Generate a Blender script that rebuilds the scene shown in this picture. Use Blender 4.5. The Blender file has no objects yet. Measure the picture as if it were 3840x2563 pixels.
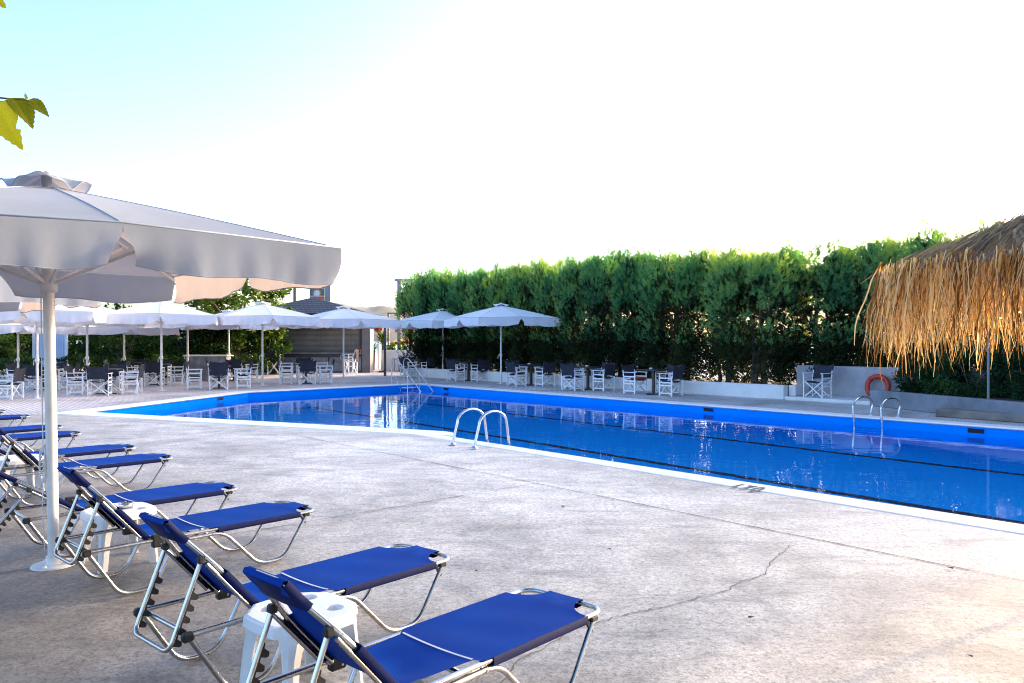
import bpy, math, random
import numpy as np
from mathutils import Vector, Matrix
R = math.radians
random.seed(7)
SC = bpy.context.scene
COL = SC.collection

# ------------------------------------------------------------------ frames
SX, SY = 0.664, -0.748        # along the long side of the pool (towards the near right)
NX, NY = 0.748, 0.664         # across the pool, away from the near deck
def P(s, n, z=0.0):
    return Vector((SX*s + NX*n, SY*s + NY*n, z))

# ------------------------------------------------------------------ mesh builder
class MB:
    def __init__(self):
        self.v, self.f, self.m, self.s = [], [], [], []
    def add(self, vs, fs, m=0, smooth=False):
        b = len(self.v)
        self.v += [tuple(x) for x in vs]
        for f in fs:
            self.f.append([b+i for i in f]); self.m.append(m); self.s.append(smooth)
        return self
    def box(self, c, s, M=None, m=0, bev=0.0):
        x, y, z = s[0]/2, s[1]/2, s[2]/2
        b = min(bev, x*.9, y*.9, z*.9)
        if b <= 0:
            vs = [(-x,-y,-z),(x,-y,-z),(x,y,-z),(-x,y,-z),(-x,-y,z),(x,-y,z),(x,y,z),(-x,y,z)]
            fs = [(0,3,2,1),(4,5,6,7),(0,1,5,4),(1,2,6,5),(2,3,7,6),(3,0,4,7)]
        else:
            vs, fs, idx = [], [], {}
            for sx in (-1,1):
                for sy in (-1,1):
                    for sz in (-1,1):
                        for a in range(3):
                            p = [sx*(x-b), sy*(y-b), sz*(z-b)]
                            p[a] = (sx*x, sy*y, sz*z)[a]
                            idx[(sx,sy,sz,a)] = len(vs); vs.append(tuple(p))
            I = lambda *k: idx[k]
            for q in (-1,1):
                r = [I(q,-1,-1,0),I(q,1,-1,0),I(q,1,1,0),I(q,-1,1,0)]; fs.append(r if q>0 else r[::-1])
                r = [I(-1,q,-1,1),I(-1,q,1,1),I(1,q,1,1),I(1,q,-1,1)]; fs.append(r if q>0 else r[::-1])
                r = [I(-1,-1,q,2),I(1,-1,q,2),I(1,1,q,2),I(-1,1,q,2)]; fs.append(r if q>0 else r[::-1])
            for p in (-1,1):
                for q in (-1,1):
                    r = [I(p,q,-1,0),I(p,q,-1,1),I(p,q,1,1),I(p,q,1,0)]; fs.append(r if p*q>0 else r[::-1])
                    r = [I(p,-1,q,0),I(p,-1,q,2),I(p,1,q,2),I(p,1,q,0)]; fs.append(r[::-1] if p*q>0 else r)
                    r = [I(-1,p,q,1),I(-1,p,q,2),I(1,p,q,2),I(1,p,q,1)]; fs.append(r if p*q>0 else r[::-1])
                    for t in (-1,1):
                        r = [I(p,q,t,0),I(p,q,t,1),I(p,q,t,2)]; fs.append(r if p*q*t>0 else r[::-1])
        c = Vector(c)
        if M is None: vs = [Vector(v)+c for v in vs]
        else: vs = [M @ Vector(v) + c for v in vs]
        return self.add(vs, fs, m)
    def bar(self, p, q, w, h, up=(0,0,1), m=0, bev=0.0):
        p, q = Vector(p), Vector(q)
        d = q-p; L = d.length; d.normalize()
        u = Vector(up); side = u.cross(d)
        if side.length < 1e-4: side = Vector((1,0,0)).cross(d)
        side.normalize(); u = d.cross(side)
        M = Matrix((d, side, u)).transposed()
        return self.box((p+q)/2, (L, w, h), M, m, bev)
    def tube(self, pts, r, n=8, closed=False, cap=True, m=0, rads=None, flat=1.0):
        pts = [Vector(p) for p in pts]; k = len(pts)
        if k < 2: return self
        T = []
        for i in range(k):
            a = pts[(i-1) % k] if (closed or i > 0) else pts[i]
            b = pts[(i+1) % k] if (closed or i < k-1) else pts[i]
            t = (b-a); t = t.normalized() if t.length > 1e-9 else Vector((0,0,1)); T.append(t)
        ref = Vector((0,0,1)) if abs(T[0].z) < .9 else Vector((1,0,0))
        u = (ref - T[0]*ref.dot(T[0])).normalized()
        vs = []
        for i in range(k):
            u = (u - T[i]*u.dot(T[i]))
            u = u.normalized() if u.length > 1e-6 else T[i].orthogonal().normalized()
            w = T[i].cross(u); rr = rads[i] if rads else r
            for j in range(n):
                a = 2*math.pi*j/n
                vs.append(pts[i] + u*(math.cos(a)*rr) + w*(math.sin(a)*rr*flat))
        fs = []
        for i in range(k if closed else k-1):
            i2 = (i+1) % k
            for j in range(n):
                j2 = (j+1) % n
                fs.append((i*n+j, i*n+j2, i2*n+j2, i2*n+j))
        self.add(vs, fs, m, True)
        if cap and not closed:
            self.add(vs[:n], [tuple(range(n-1,-1,-1))], m); self.add(vs[-n:], [tuple(range(n))], m)
        return self
    def lathe(self, prof, c=(0,0,0), n=20, m=0, smooth=True):
        c = Vector(c); vs = []; fs = []
        for r, z in prof:
            for j in range(n):
                a = 2*math.pi*j/n
                vs.append(c + Vector((r*math.cos(a), r*math.sin(a), z)))
        for i in range(len(prof)-1):
            for j in range(n):
                j2 = (j+1) % n
                fs.append((i*n+j, i*n+j2, (i+1)*n+j2, (i+1)*n+j))
        return self.add(vs, fs, m, smooth)
    def grid(self, rows, m=0, smooth=True, closed=False):
        k = len(rows[0]); vs = [p for r in rows for p in r]; fs = []
        for i in range(len(rows)-1):
            for j in range(k if closed else k-1):
                j2 = (j+1) % k
                fs.append((i*k+j, i*k+j2, (i+1)*k+j2, (i+1)*k+j))
        return self.add(vs, fs, m, smooth)
    def mesh(self, name, mats):
        me = bpy.data.meshes.new(name)
        me.from_pydata(self.v, [], self.f)
        for mt in (mats if isinstance(mats, (list, tuple)) else [mats]): me.materials.append(mt)
        me.polygons.foreach_set('material_index', self.m)
        me.polygons.foreach_set('use_smooth', self.s)
        me.update(); return me
    def build(self, name, mats, parent=None):
        o = bpy.data.objects.new(name, self.mesh(name, mats)); COL.objects.link(o)
        if parent is not None: o.parent = parent
        return o

def fillet(pts, rad, k=5, closed=False):
    pts = [Vector(p) for p in pts]; out = []; n = len(pts)
    for i in range(n):
        if not closed and i in (0, n-1): out.append(pts[i]); continue
        a, b, c = pts[i-1], pts[i], pts[(i+1) % n]
        r = rad[i] if isinstance(rad, (list, tuple)) else rad
        r = min(r, (a-b).length*.49, (c-b).length*.49)
        p, q = b+(a-b).normalized()*r, b+(c-b).normalized()*r
        for t in range(k+1):
            t /= k; out.append(p*(1-t)**2 + b*2*t*(1-t) + q*t*t)
    return out

def tri_mesh(name, tris, mat, midx=None):
    tris = np.asarray(tris, dtype=np.float32); n = len(tris)
    me = bpy.data.meshes.new(name)
    me.vertices.add(n*3); me.loops.add(n*3); me.polygons.add(n)
    me.vertices.foreach_set('co', tris.reshape(-1))
    me.loops.foreach_set('vertex_index', np.arange(n*3, dtype=np.int32))
    me.polygons.foreach_set('loop_start', np.arange(0, n*3, 3, dtype=np.int32))
    me.update(calc_edges=True); me.validate()
    for mt in (mat if isinstance(mat,(list,tuple)) else [mat]): me.materials.append(mt)
    if midx is not None and len(me.polygons) == n: me.polygons.foreach_set('material_index', np.asarray(midx,dtype=np.int32))
    return me

def obj(name, me, parent=None):
    o = bpy.data.objects.new(name, me); COL.objects.link(o)
    if parent is not None: o.parent = parent
    return o
def empty(name, loc=(0,0,0), rz=0.0):
    o = bpy.data.objects.new(name, None); o.empty_display_size = .1
    COL.objects.link(o); o.location = loc; o.rotation_euler = (0,0,rz); return o
def tag(o, label=None, cat=None, group=None, kind=None):
    if label: o['label'] = label
    if cat: o['category'] = cat
    if group: o['group'] = group
    if kind: o['kind'] = kind
    return o
def kids(o): return [c for c in COL.objects if c.parent == o]
def copy_tree(o, parent=None):
    c = o.copy(); COL.objects.link(c)
    if parent is not None: c.parent = parent
    for ch in kids(o): copy_tree(ch, c)
    return c

# ------------------------------------------------------------------ materials
def nodes_of(name):
    m = bpy.data.materials.new(name); m.use_nodes = True
    nt = m.node_tree; nt.nodes.clear()
    out = nt.nodes.new('ShaderNodeOutputMaterial')
    return m, nt, out
def N(nt, t, **kw):
    n = nt.nodes.new(t)
    for k, v in kw.items():
        if k in n.inputs: n.inputs[k].default_value = v
        else: setattr(n, k, v)
    return n
def L(nt, a, b): nt.links.new(a, b)
def ramp(nt, fac, stops):
    r = nt.nodes.new('ShaderNodeValToRGB'); e = r.color_ramp.elements
    while len(e) < len(stops): e.new(.5)
    for i, (p, c) in enumerate(stops):
        e[i].position = p; e[i].color = (c[0], c[1], c[2], 1)
    L(nt, fac, r.inputs['Fac']); return r.outputs['Color']
def coords(nt, kind='Object'):
    return N(nt, 'ShaderNodeTexCoord').outputs[kind]
def noise(nt, vec, scale, detail=4, rough=.55, dist=0.0):
    n = N(nt, 'ShaderNodeTexNoise'); n.inputs['Scale'].default_value = scale
    n.inputs['Detail'].default_value = detail; n.inputs['Roughness'].default_value = rough
    n.inputs['Distortion'].default_value = dist
    L(nt, vec, n.inputs['Vector']); return n.outputs['Fac']
def mixc(nt, fac, a, b, mode='MIX'):
    n = N(nt, 'ShaderNodeMix'); n.data_type = 'RGBA'; n.blend_type = mode
    for sock, val in ((n.inputs[0], fac), (n.inputs[6], a), (n.inputs[7], b)):
        if hasattr(val, 'is_linked'): L(nt, val, sock)
        elif isinstance(val, (int, float)): sock.default_value = val
        else: sock.default_value = (val[0], val[1], val[2], 1)
    return n.outputs[2]
def bump(nt, h, strength=.2, dist=.01):
    b = N(nt, 'ShaderNodeBump'); b.inputs['Strength'].default_value = strength
    b.inputs['Distance'].default_value = dist; L(nt, h, b.inputs['Height']); return b.outputs['Normal']

def simple(name, a, b=None, rough=.6, metal=0.0, scale=8.0, bmp=0.0, bscale=60.0, spec=.5, kind='Object', rvar=0.0):
    m, nt, out = nodes_of(name)
    p = N(nt, 'ShaderNodeBsdfPrincipled'); L(nt, p.outputs[0], out.inputs[0])
    v = coords(nt, kind)
    f = noise(nt, v, scale, 5, .6)
    b = b or tuple(x*.8 for x in a)
    L(nt, ramp(nt, f, [(.3, b), (.7, a)]), p.inputs['Base Color'])
    p.inputs['Roughness'].default_value = rough; p.inputs['Metallic'].default_value = metal
    p.inputs['Specular IOR Level'].default_value = spec
    if rvar:
        mr = N(nt, 'ShaderNodeMapRange'); L(nt, f, mr.inputs[0])
        mr.inputs[3].default_value = max(.02, rough-rvar); mr.inputs[4].default_value = rough+rvar
        L(nt, mr.outputs[0], p.inputs['Roughness'])
    if bmp: L(nt, bump(nt, noise(nt, v, bscale, 4), bmp, .004), p.inputs['Normal'])
    return m

def cloth(name, a, b, trans=.35, scale=3.0, bmp=.12, tcol=None, rough=.9):
    m, nt, out = nodes_of(name); v = coords(nt)
    f = noise(nt, v, scale, 6, .6)
    c = ramp(nt, f, [(.3, b), (.7, a)])
    d = N(nt, 'ShaderNodeBsdfDiffuse'); L(nt, c, d.inputs[0]); d.inputs[1].default_value = rough
    t = N(nt, 'ShaderNodeBsdfTranslucent')
    if tcol: t.inputs[0].default_value = (*tcol, 1)
    else: L(nt, c, t.inputs[0])
    mx = N(nt, 'ShaderNodeMixShader'); mx.inputs[0].default_value = trans
    L(nt, d.outputs[0], mx.inputs[1]); L(nt, t.outputs[0], mx.inputs[2]); L(nt, mx.outputs[0], out.inputs[0])
    nb = bump(nt, noise(nt, v, scale*9, 4), bmp, .01); L(nt, nb, d.inputs['Normal'])
    return m

def foliage_mat(name, dark, mid, light, trans=.35, scale=1.3, gloss=.08):
    m, nt, out = nodes_of(name)
    g = N(nt, 'ShaderNodeNewGeometry'); oi = N(nt, 'ShaderNodeObjectInfo')
    f = noise(nt, g.outputs['Position'], scale, 3, .6)
    f2 = noise(nt, g.outputs['Position'], scale*9, 2, .5)
    ad = N(nt, 'ShaderNodeMath', operation='MULTIPLY_ADD'); L(nt, f2, ad.inputs[0]); ad.inputs[1].default_value = .6
    L(nt, f, ad.inputs[2])
    ad2 = N(nt, 'ShaderNodeMath', operation='MULTIPLY_ADD'); L(nt, oi.outputs['Random'], ad2.inputs[0])
    ad2.inputs[1].default_value = .26; L(nt, ad.outputs[0], ad2.inputs[2])
    c = ramp(nt, ad2.outputs[0], [(.66, dark), (.93, mid), (1.08, light)])
    d = N(nt, 'ShaderNodeBsdfPrincipled'); L(nt, c, d.inputs['Base Color']); d.inputs['Roughness'].default_value = .55
    d.inputs['Specular IOR Level'].default_value = gloss
    t = N(nt, 'ShaderNodeBsdfTranslucent')
    L(nt, mixc(nt, 1.0, c, (1.5, 1.45, .5), 'MULTIPLY'), t.inputs[0])
    mx = N(nt, 'ShaderNodeMixShader'); mx.inputs[0].default_value = trans
    L(nt, d.outputs[0], mx.inputs[1]); L(nt, t.outputs[0], mx.inputs[2]); L(nt, mx.outputs[0], out.inputs[0])
    return m

def concrete(name):
    m, nt, out = nodes_of(name); v = coords(nt)
    p = N(nt, 'ShaderNodeBsdfPrincipled'); L(nt, p.outputs[0], out.inputs[0])
    big = noise(nt, v, .35, 6, .62, .6); med = noise(nt, v, 2.3, 8, .68, .4); fine = noise(nt, v, 75, 6, .75)
    # streaks running along the pool, as the trowel left them
    mp = N(nt, 'ShaderNodeMapping'); L(nt, v, mp.inputs[0]); mp.inputs['Rotation'].default_value = (0,0,R(48.4)); mp.inputs['Scale'].default_value = (.8, 3.2, 1)
    st = noise(nt, mp.outputs[0], 1.6, 7, .68, .25)
    c = ramp(nt, big, [(.34, (.31,.29,.255)), (.5, (.485,.48,.45)), (.66, (.585,.585,.56))])
    c = mixc(nt, .75, c, ramp(nt, med, [(.34, (.62,.59,.57)), (.52, (.93,.92,.93)), (.7, (1.06,1.05,1.05))]), 'MULTIPLY')
    c = mixc(nt, .8, c, ramp(nt, st, [(.33, (.52,.5,.52)), (.47, (.95,.95,.96)), (.75, (1.08,1.07,1.06))]), 'MULTIPLY')
    sp = ramp(nt, fine, [(.36, (.44,.40,.37)), (.5, (.95,.94,.93)), (.64, (1.1,1.1,1.1))])
    c = mixc(nt, .85, c, sp, 'MULTIPLY')
    grit = noise(nt, v, 26, 5, .8)
    c = mixc(nt, .8, c, ramp(nt, grit, [(.38, (.48,.44,.41)), (.5, (.98,.98,.97)), (.62, (1.2,1.19,1.18))]), 'MULTIPLY')
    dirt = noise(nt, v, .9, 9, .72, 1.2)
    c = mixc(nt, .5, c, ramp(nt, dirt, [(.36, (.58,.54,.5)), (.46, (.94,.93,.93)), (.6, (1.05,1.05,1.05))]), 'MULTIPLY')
    # tree shade painted darker round the loungers, sky glare painted paler towards the pool
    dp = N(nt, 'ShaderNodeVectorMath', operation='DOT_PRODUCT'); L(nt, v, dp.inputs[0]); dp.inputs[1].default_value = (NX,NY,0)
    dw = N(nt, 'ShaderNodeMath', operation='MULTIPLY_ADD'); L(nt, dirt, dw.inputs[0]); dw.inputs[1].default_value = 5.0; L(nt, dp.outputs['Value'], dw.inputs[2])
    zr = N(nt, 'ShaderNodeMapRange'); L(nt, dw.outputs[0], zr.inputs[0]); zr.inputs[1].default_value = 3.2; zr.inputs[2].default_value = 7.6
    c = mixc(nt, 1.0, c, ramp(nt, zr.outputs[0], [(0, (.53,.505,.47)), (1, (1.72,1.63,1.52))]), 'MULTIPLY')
    # scattered pits and small stains
    vo = N(nt, 'ShaderNodeTexVoronoi'); vo.inputs['Scale'].default_value = 5.5; L(nt, v, vo.inputs['Vector'])
    c = mixc(nt, .8, c, ramp(nt, vo.outputs['Distance'], [(.035, (.22,.2,.2)), (.06, (1,1,1))]), 'MULTIPLY')
    L(nt, c, p.inputs['Base Color'])
    mr = N(nt, 'ShaderNodeMapRange'); L(nt, med, mr.inputs[0]); mr.inputs[3].default_value = .34; mr.inputs[4].default_value = .62
    L(nt, mr.outputs[0], p.inputs['Roughness']); p.inputs['Specular IOR Level'].default_value = .8
    ad = N(nt, 'ShaderNodeMath', operation='ADD'); L(nt, fine, ad.inputs[0]); L(nt, med, ad.inputs[1])
    L(nt, bump(nt, ad.outputs[0], .4, .008), p.inputs['Normal'])
    return m

def paving(name):
    m, nt, out = nodes_of(name); v = coords(nt)
    p = N(nt, 'ShaderNodeBsdfPrincipled'); L(nt, p.outputs[0], out.inputs[0])
    mp = N(nt, 'ShaderNodeMapping'); L(nt, v, mp.inputs[0]); mp.inputs['Rotation'].default_value = (0,0,R(48.4))
    br = N(nt, 'ShaderNodeTexBrick'); L(nt, mp.outputs[0], br.inputs['Vector'])
    br.inputs['Scale'].default_value = 1.0; br.inputs['Brick Width'].default_value = .23; br.inputs['Row Height'].default_value = .115
    br.inputs['Mortar Size'].default_value = .012; br.inputs['Mortar Smooth'].default_value = .3
    br.inputs['Color1'].default_value = (.74,.69,.68,1); br.inputs['Color2'].default_value = (.62,.575,.57,1)
    br.inputs['Mortar'].default_value = (.27,.245,.24,1)
    st = noise(nt, v, .5, 6, .65, .5); fi = noise(nt, v, 30, 3, .6)
    c = mixc(nt, .8, br.outputs['Color'], ramp(nt, st, [(.33, (.52,.49,.48)), (.5, (.95,.95,.96)), (.7, (1.2,1.17,1.14))]), 'MULTIPLY')
    c = mixc(nt, .6, c, ramp(nt, fi, [(.35, (.6,.58,.56)), (.6, (1.05,1.05,1.05))]), 'MULTIPLY')
    L(nt, c, p.inputs['Base Color']); p.inputs['Roughness'].default_value = .85
    L(nt, bump(nt, br.outputs['Fac'], -.4, .01), p.inputs['Normal'])
    return m

def water_mat():
    m, nt, out = nodes_of('pool_water'); v = coords(nt)
    g = N(nt, 'ShaderNodeBsdfGlass'); g.inputs['IOR'].default_value = 1.22; g.inputs['Roughness'].default_value = 0.0
    g.inputs['Color'].default_value = (.95,.99,1,1)
    mp = N(nt, 'ShaderNodeMapping'); L(nt, v, mp.inputs[0]); mp.inputs['Rotation'].default_value = (0,0,R(20)); mp.inputs['Scale'].default_value = (1, 1.6, 1)
    a = noise(nt, mp.outputs[0], 1.5, 3, .5, .4); b = noise(nt, v, 6.5, 2, .5)
    ad = N(nt, 'ShaderNodeMath', operation='MULTIPLY_ADD'); L(nt, b, ad.inputs[0]); ad.inputs[1].default_value = .12; L(nt, a, ad.inputs[2])
    L(nt, bump(nt, ad.outputs[0], .5, .0075), g.inputs['Normal'])
    L(nt, g.outputs[0], out.inputs[0]); return m

def chrome_mat(name, c=(.72,.73,.75), rough=.16):
    m, nt, out = nodes_of(name); v = coords(nt)
    p = N(nt, 'ShaderNodeBsdfPrincipled'); L(nt, p.outputs[0], out.inputs[0])
    p.inputs['Metallic'].default_value = 1
    f = noise(nt, v, 14, 5, .6)
    L(nt, ramp(nt, f, [(.3, tuple(x*.75 for x in c)), (.65, c)]), p.inputs['Base Color'])
    mr = N(nt, 'ShaderNodeMapRange'); L(nt, f, mr.inputs[0]); mr.inputs[3].default_value = rough*.7; mr.inputs[4].default_value = rough*1.7
    L(nt, mr.outputs[0], p.inputs['Roughness']); return m

M = {}
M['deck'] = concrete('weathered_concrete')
M['paving'] = paving('interlocking_pavers')
M['coping'] = simple('white_coping_paint', (.92,.91,.90), (.80,.78,.76), .6, scale=4, bmp=.3, bscale=40)
M['pool'] = simple('pool_blue_paint', (.0,.27,.88), (.0,.24,.82), .7, scale=1.5, spec=.02)
M['poolfloor'] = simple('pool_floor_blue', (.0,.36,.97), (.0,.32,.93), .6, scale=1.0, spec=.1)
M['lane'] = simple('lane_line_paint', (.006,.012,.06), None, .7)
M['water'] = water_mat()
M['dark'] = simple('dark_opening', (.01,.012,.015), None, .8)
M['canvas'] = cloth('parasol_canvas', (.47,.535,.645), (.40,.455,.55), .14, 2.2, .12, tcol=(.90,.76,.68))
M['canvas_far'] = cloth('parasol_canvas_white', (.88,.89,.92), (.80,.81,.84), .22, 1.5, .2, tcol=(.9,.78,.66))
M['seamblue'] = simple('canvas_seam', (.34,.40,.52), None, .8)
M['whitepaint'] = simple('white_painted_metal', (.78,.77,.75), (.64,.62,.6), .4, scale=6, bmp=.1)
M['chrome'] = chrome_mat('polished_steel')
M['alu'] = chrome_mat('aluminium_tube', (.58,.57,.56), .22)
M['fabric'] = simple('blue_mesh_fabric', (.0,.052,.34), (.0,.032,.25), .65, scale=3.2, bmp=.3, bscale=320, spec=.05, rvar=.1)
M['fabric_dark'] = simple('navy_sling_edge', (.002,.010,.085), None, .7, scale=9, bmp=.2, bscale=250, spec=.25)
M['seam'] = simple('pale_seam_tape', (.55,.62,.78), None, .7)
M['black'] = simple('black_plastic', (.012,.012,.013), (.006,.006,.006), .45)
M['plastic'] = simple('white_plastic', (.80,.81,.83), (.74,.75,.77), .32, scale=3)
M['whitewood'] = simple('white_painted_wood', (.90,.90,.92), (.80,.80,.82), .5, scale=10, bmp=.15)
M['sling'] = simple('charcoal_canvas', (.040,.043,.062), (.024,.026,.04), .85, scale=12, bmp=.3, bscale=120, spec=.2)
M['tabletop'] = simple('dark_table_top', (.045,.045,.05), (.03,.03,.034), .35, scale=6)
M['bark'] = simple('rough_bark', (.12,.09,.07), (.05,.038,.03), .9, scale=9, bmp=.7, bscale=25)
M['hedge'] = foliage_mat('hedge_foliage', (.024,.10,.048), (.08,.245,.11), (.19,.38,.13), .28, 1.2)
M['hedgetip'] = foliage_mat('hedge_lit_sprays', (.09,.26,.11), (.15,.35,.12), (.30,.43,.11), .36, .8)
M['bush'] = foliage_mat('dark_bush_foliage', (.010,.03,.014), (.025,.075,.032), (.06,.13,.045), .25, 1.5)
M['hedgeshade'] = foliage_mat('hedge_shaded_sprays', (.006,.012,.006), (.013,.028,.013), (.035,.05,.02), .18, 1.5)
M['leafdark'] = foliage_mat('dark_leaves', (.008,.022,.006), (.022,.06,.014), (.07,.12,.02), .3, 1.0)
M['leafbox'] = foliage_mat('box_leaves', (.010,.028,.010), (.03,.075,.022), (.06,.12,.03), .25, 3.0)
M['leafyucca'] = foliage_mat('yucca_leaves', (.02,.04,.01), (.07,.12,.02), (.16,.2,.03), .35, 3.0)
M['mulberry'] = foliage_mat('mulberry_leaves', (.035,.06,.008), (.085,.125,.010), (.19,.21,.018), .5, 5.0)
M['whitewall'] = simple('white_rendered_wall', (.80,.79,.78), (.66,.65,.64), .85, scale=2, bmp=.4, bscale=30)
M['greywall'] = simple('grey_rendered_wall', (.42,.41,.43), (.30,.29,.31), .9, scale=2.5, bmp=.6, bscale=22)
M['blockwall'] = simple('grey_cement', (.27,.285,.32), (.13,.14,.16), .85, scale=1.6, bmp=.4, bscale=18)
M['ledge'] = simple('brown_cement_step', (.27,.24,.21), (.14,.12,.105), .9, scale=3, bmp=.4, bscale=18)
M['soil'] = simple('dry_soil', (.10,.08,.06), (.04,.03,.025), .95, scale=9, bmp=.8, bscale=20)
M['orange'] = simple('orange_lifering', (.55,.055,.012), (.36,.03,.01), .55, scale=4)
M['red'] = simple('red_fabric', (.45,.03,.03), None, .6)
M['shingle'] = None
M['shutter'] = None
M['stone'] = simple('slate_cladding', (.33,.35,.38), (.13,.14,.16), .7, scale=2.6, bmp=.5, bscale=6)
M['greypaint'] = simple('grey_painted_wall', (.17,.16,.165), (.12,.115,.12), .7, scale=3)
M['greymetal'] = simple('grey_post_paint', (.27,.26,.30), (.2,.19,.22), .55, scale=3)
M['darkmetal'] = simple('dark_post_paint', (.055,.055,.065), None, .5)
M['teal'] = simple('teal_sign', (.02,.19,.16), None, .5)
M['signorange'] = simple('orange_sign', (.62,.14,.03), None, .5)
M['wood'] = simple('raw_wood_post', (.30,.19,.10), (.17,.1,.05), .8, scale=5)
M['hill'] = simple('dry_hillside', (.36,.30,.215), (.27,.24,.17), 1.0, scale=.02)
M['sand'] = simple('beach_sand', (.62,.55,.45), (.5,.44,.36), .95, scale=1)
M['thatch_top'] = None
M['crack'] = simple('dark_crack', (.20,.19,.175), None, .95)
M['joint'] = simple('joint_filler', (.22,.21,.20), (.10,.095,.09), .95, scale=6)

def brickish(name, w, h, c1, c2, mo, msize, axis, bmp):
    m, nt, out = nodes_of(name); v = coords(nt)
    p = N(nt, 'ShaderNodeBsdfPrincipled'); L(nt, p.outputs[0], out.inputs[0])
    sx = N(nt, 'ShaderNodeSeparateXYZ'); L(nt, v, sx.inputs[0]); cb = N(nt, 'ShaderNodeCombineXYZ')
    L(nt, sx.outputs[0], cb.inputs[0]); L(nt, sx.outputs[axis], cb.inputs[1])
    br = N(nt, 'ShaderNodeTexBrick'); L(nt, cb.outputs[0], br.inputs['Vector'])
    br.inputs['Scale'].default_value = 1; br.inputs['Brick Width'].default_value = w; br.inputs['Row Height'].default_value = h
    br.inputs['Mortar Size'].default_value = msize
    br.inputs['Color1'].default_value = (*c1,1); br.inputs['Color2'].default_value = (*c2,1); br.inputs['Mortar'].default_value = (*mo,1)
    f = noise(nt, v, 1.2, 5, .6)
    L(nt, mixc(nt, .7, br.outputs['Color'], ramp(nt, f, [(.3,(.6,.6,.6)),(.7,(1.15,1.15,1.15))]), 'MULTIPLY'), p.inputs['Base Color'])
    p.inputs['Roughness'].default_value = .75
    L(nt, bump(nt, br.outputs['Fac'], -bmp, .01), p.inputs['Normal'])
    return m
M['shingle'] = brickish('slate_shingles', .22, .11, (.075,.085,.11), (.05,.058,.08), (.018,.02,.028), .014, 2, .6)
M['shutter'] = brickish('roller_shutter', 3.0, .06, (.26,.235,.205), (.22,.20,.175), (.10,.09,.08), .012, 2, .8)

def strand_mat(name, stops, trans, tmul):
    m, nt, out = nodes_of(name); g = N(nt, 'ShaderNodeNewGeometry'); v = coords(nt)
    f = noise(nt, v, 30, 3, .7)
    ad = N(nt, 'ShaderNodeMath', operation='MULTIPLY_ADD'); L(nt, g.outputs['Random Per Island'], ad.inputs[0]); ad.inputs[1].default_value = .75
    mu = N(nt, 'ShaderNodeMath', operation='MULTIPLY'); L(nt, f, mu.inputs[0]); mu.inputs[1].default_value = .35; L(nt, mu.outputs[0], ad.inputs[2])
    c = ramp(nt, ad.outputs[0], stops)
    d = N(nt, 'ShaderNodeBsdfDiffuse'); L(nt, c, d.inputs[0])
    t = N(nt, 'ShaderNodeBsdfTranslucent'); L(nt, mixc(nt, 1.0, c, tmul, 'MULTIPLY'), t.inputs[0])
    mx = N(nt, 'ShaderNodeMixShader'); mx.inputs[0].default_value = trans
    L(nt, d.outputs[0], mx.inputs[1]); L(nt, t.outputs[0], mx.inputs[2]); L(nt, mx.outputs[0], out.inputs[0])
    return m
M['thatch_top'] = strand_mat('weathered_palm', [(.1,(.08,.065,.06)), (.35,(.28,.23,.20)), (.6,(.50,.36,.22)), (.8,(.60,.42,.22)), (1,(.66,.58,.5))], .3, (1.1,.9,.6))
M['thatch_fringe'] = strand_mat('golden_palm_strands', [(.14,(.05,.026,.012)), (.34,(.30,.165,.06)), (.58,(.78,.52,.20)), (.85,(.95,.86,.60))], .58, (1.4,1.12,.66))

# ------------------------------------------------------------------ setting
from mathutils.geometry import tessellate_polygon
POOL = [(-23.25,16.0), (-23.05,9.75), (-19.1,4.35), (-11.15,7.96), (-10.85,8.08), (-10.58,8.06), (-10.4,7.92), (-10.42,7.78), (-10.55,7.70), (14.0,7.70), (14.0,16.0)]
def ccw(p): return sum(p[i][0]*p[(i+1)%len(p)][1]-p[(i+1)%len(p)][0]*p[i][1] for i in range(len(p))) > 0
if not ccw(POOL): POOL = POOL[::-1]
def offset(poly, d):
    out = []; n = len(poly)
    for i in range(n):
        a, b, c = Vector(poly[i-1]), Vector(poly[i]), Vector(poly[(i+1)%n])
        e1, e2 = (b-a).normalized(), (c-b).normalized()
        n1, n2 = Vector((e1.y,-e1.x)), Vector((e2.y,-e2.x))
        k = n1+n2; den = max(.35, 1+n1.dot(n2))
        out.append(tuple(b + k*(d/den)))
    return out
def flat(name, loops, z, mat, kind='structure'):
    # polygon with holes, given as loops of (x, y)
    vs = [[Vector((p[0], p[1], 0)) for p in l] for l in loops]
    tri = tessellate_polygon(vs); allv = [v for l in vs for v in l]
    mb = MB(); fs = []
    for t in tri:
        a, b, c = (allv[i] for i in t)
        fs.append(t if (b-a).cross(c-a).z > 0 else t[::-1])
    mb.add([(v.x, v.y, z) for v in allv], fs, 0)
    o = mb.build(name, mat); tag(o, kind=kind); return o
xy = lambda poly: [tuple(P(*p)[:2]) for p in poly]
pool_xy = xy(POOL)
flat('ground', [[(-160,-60),(160,-60),(160,62),(-160,62)], xy(offset(POOL,.1))], 0.0, M['paving'])
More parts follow.
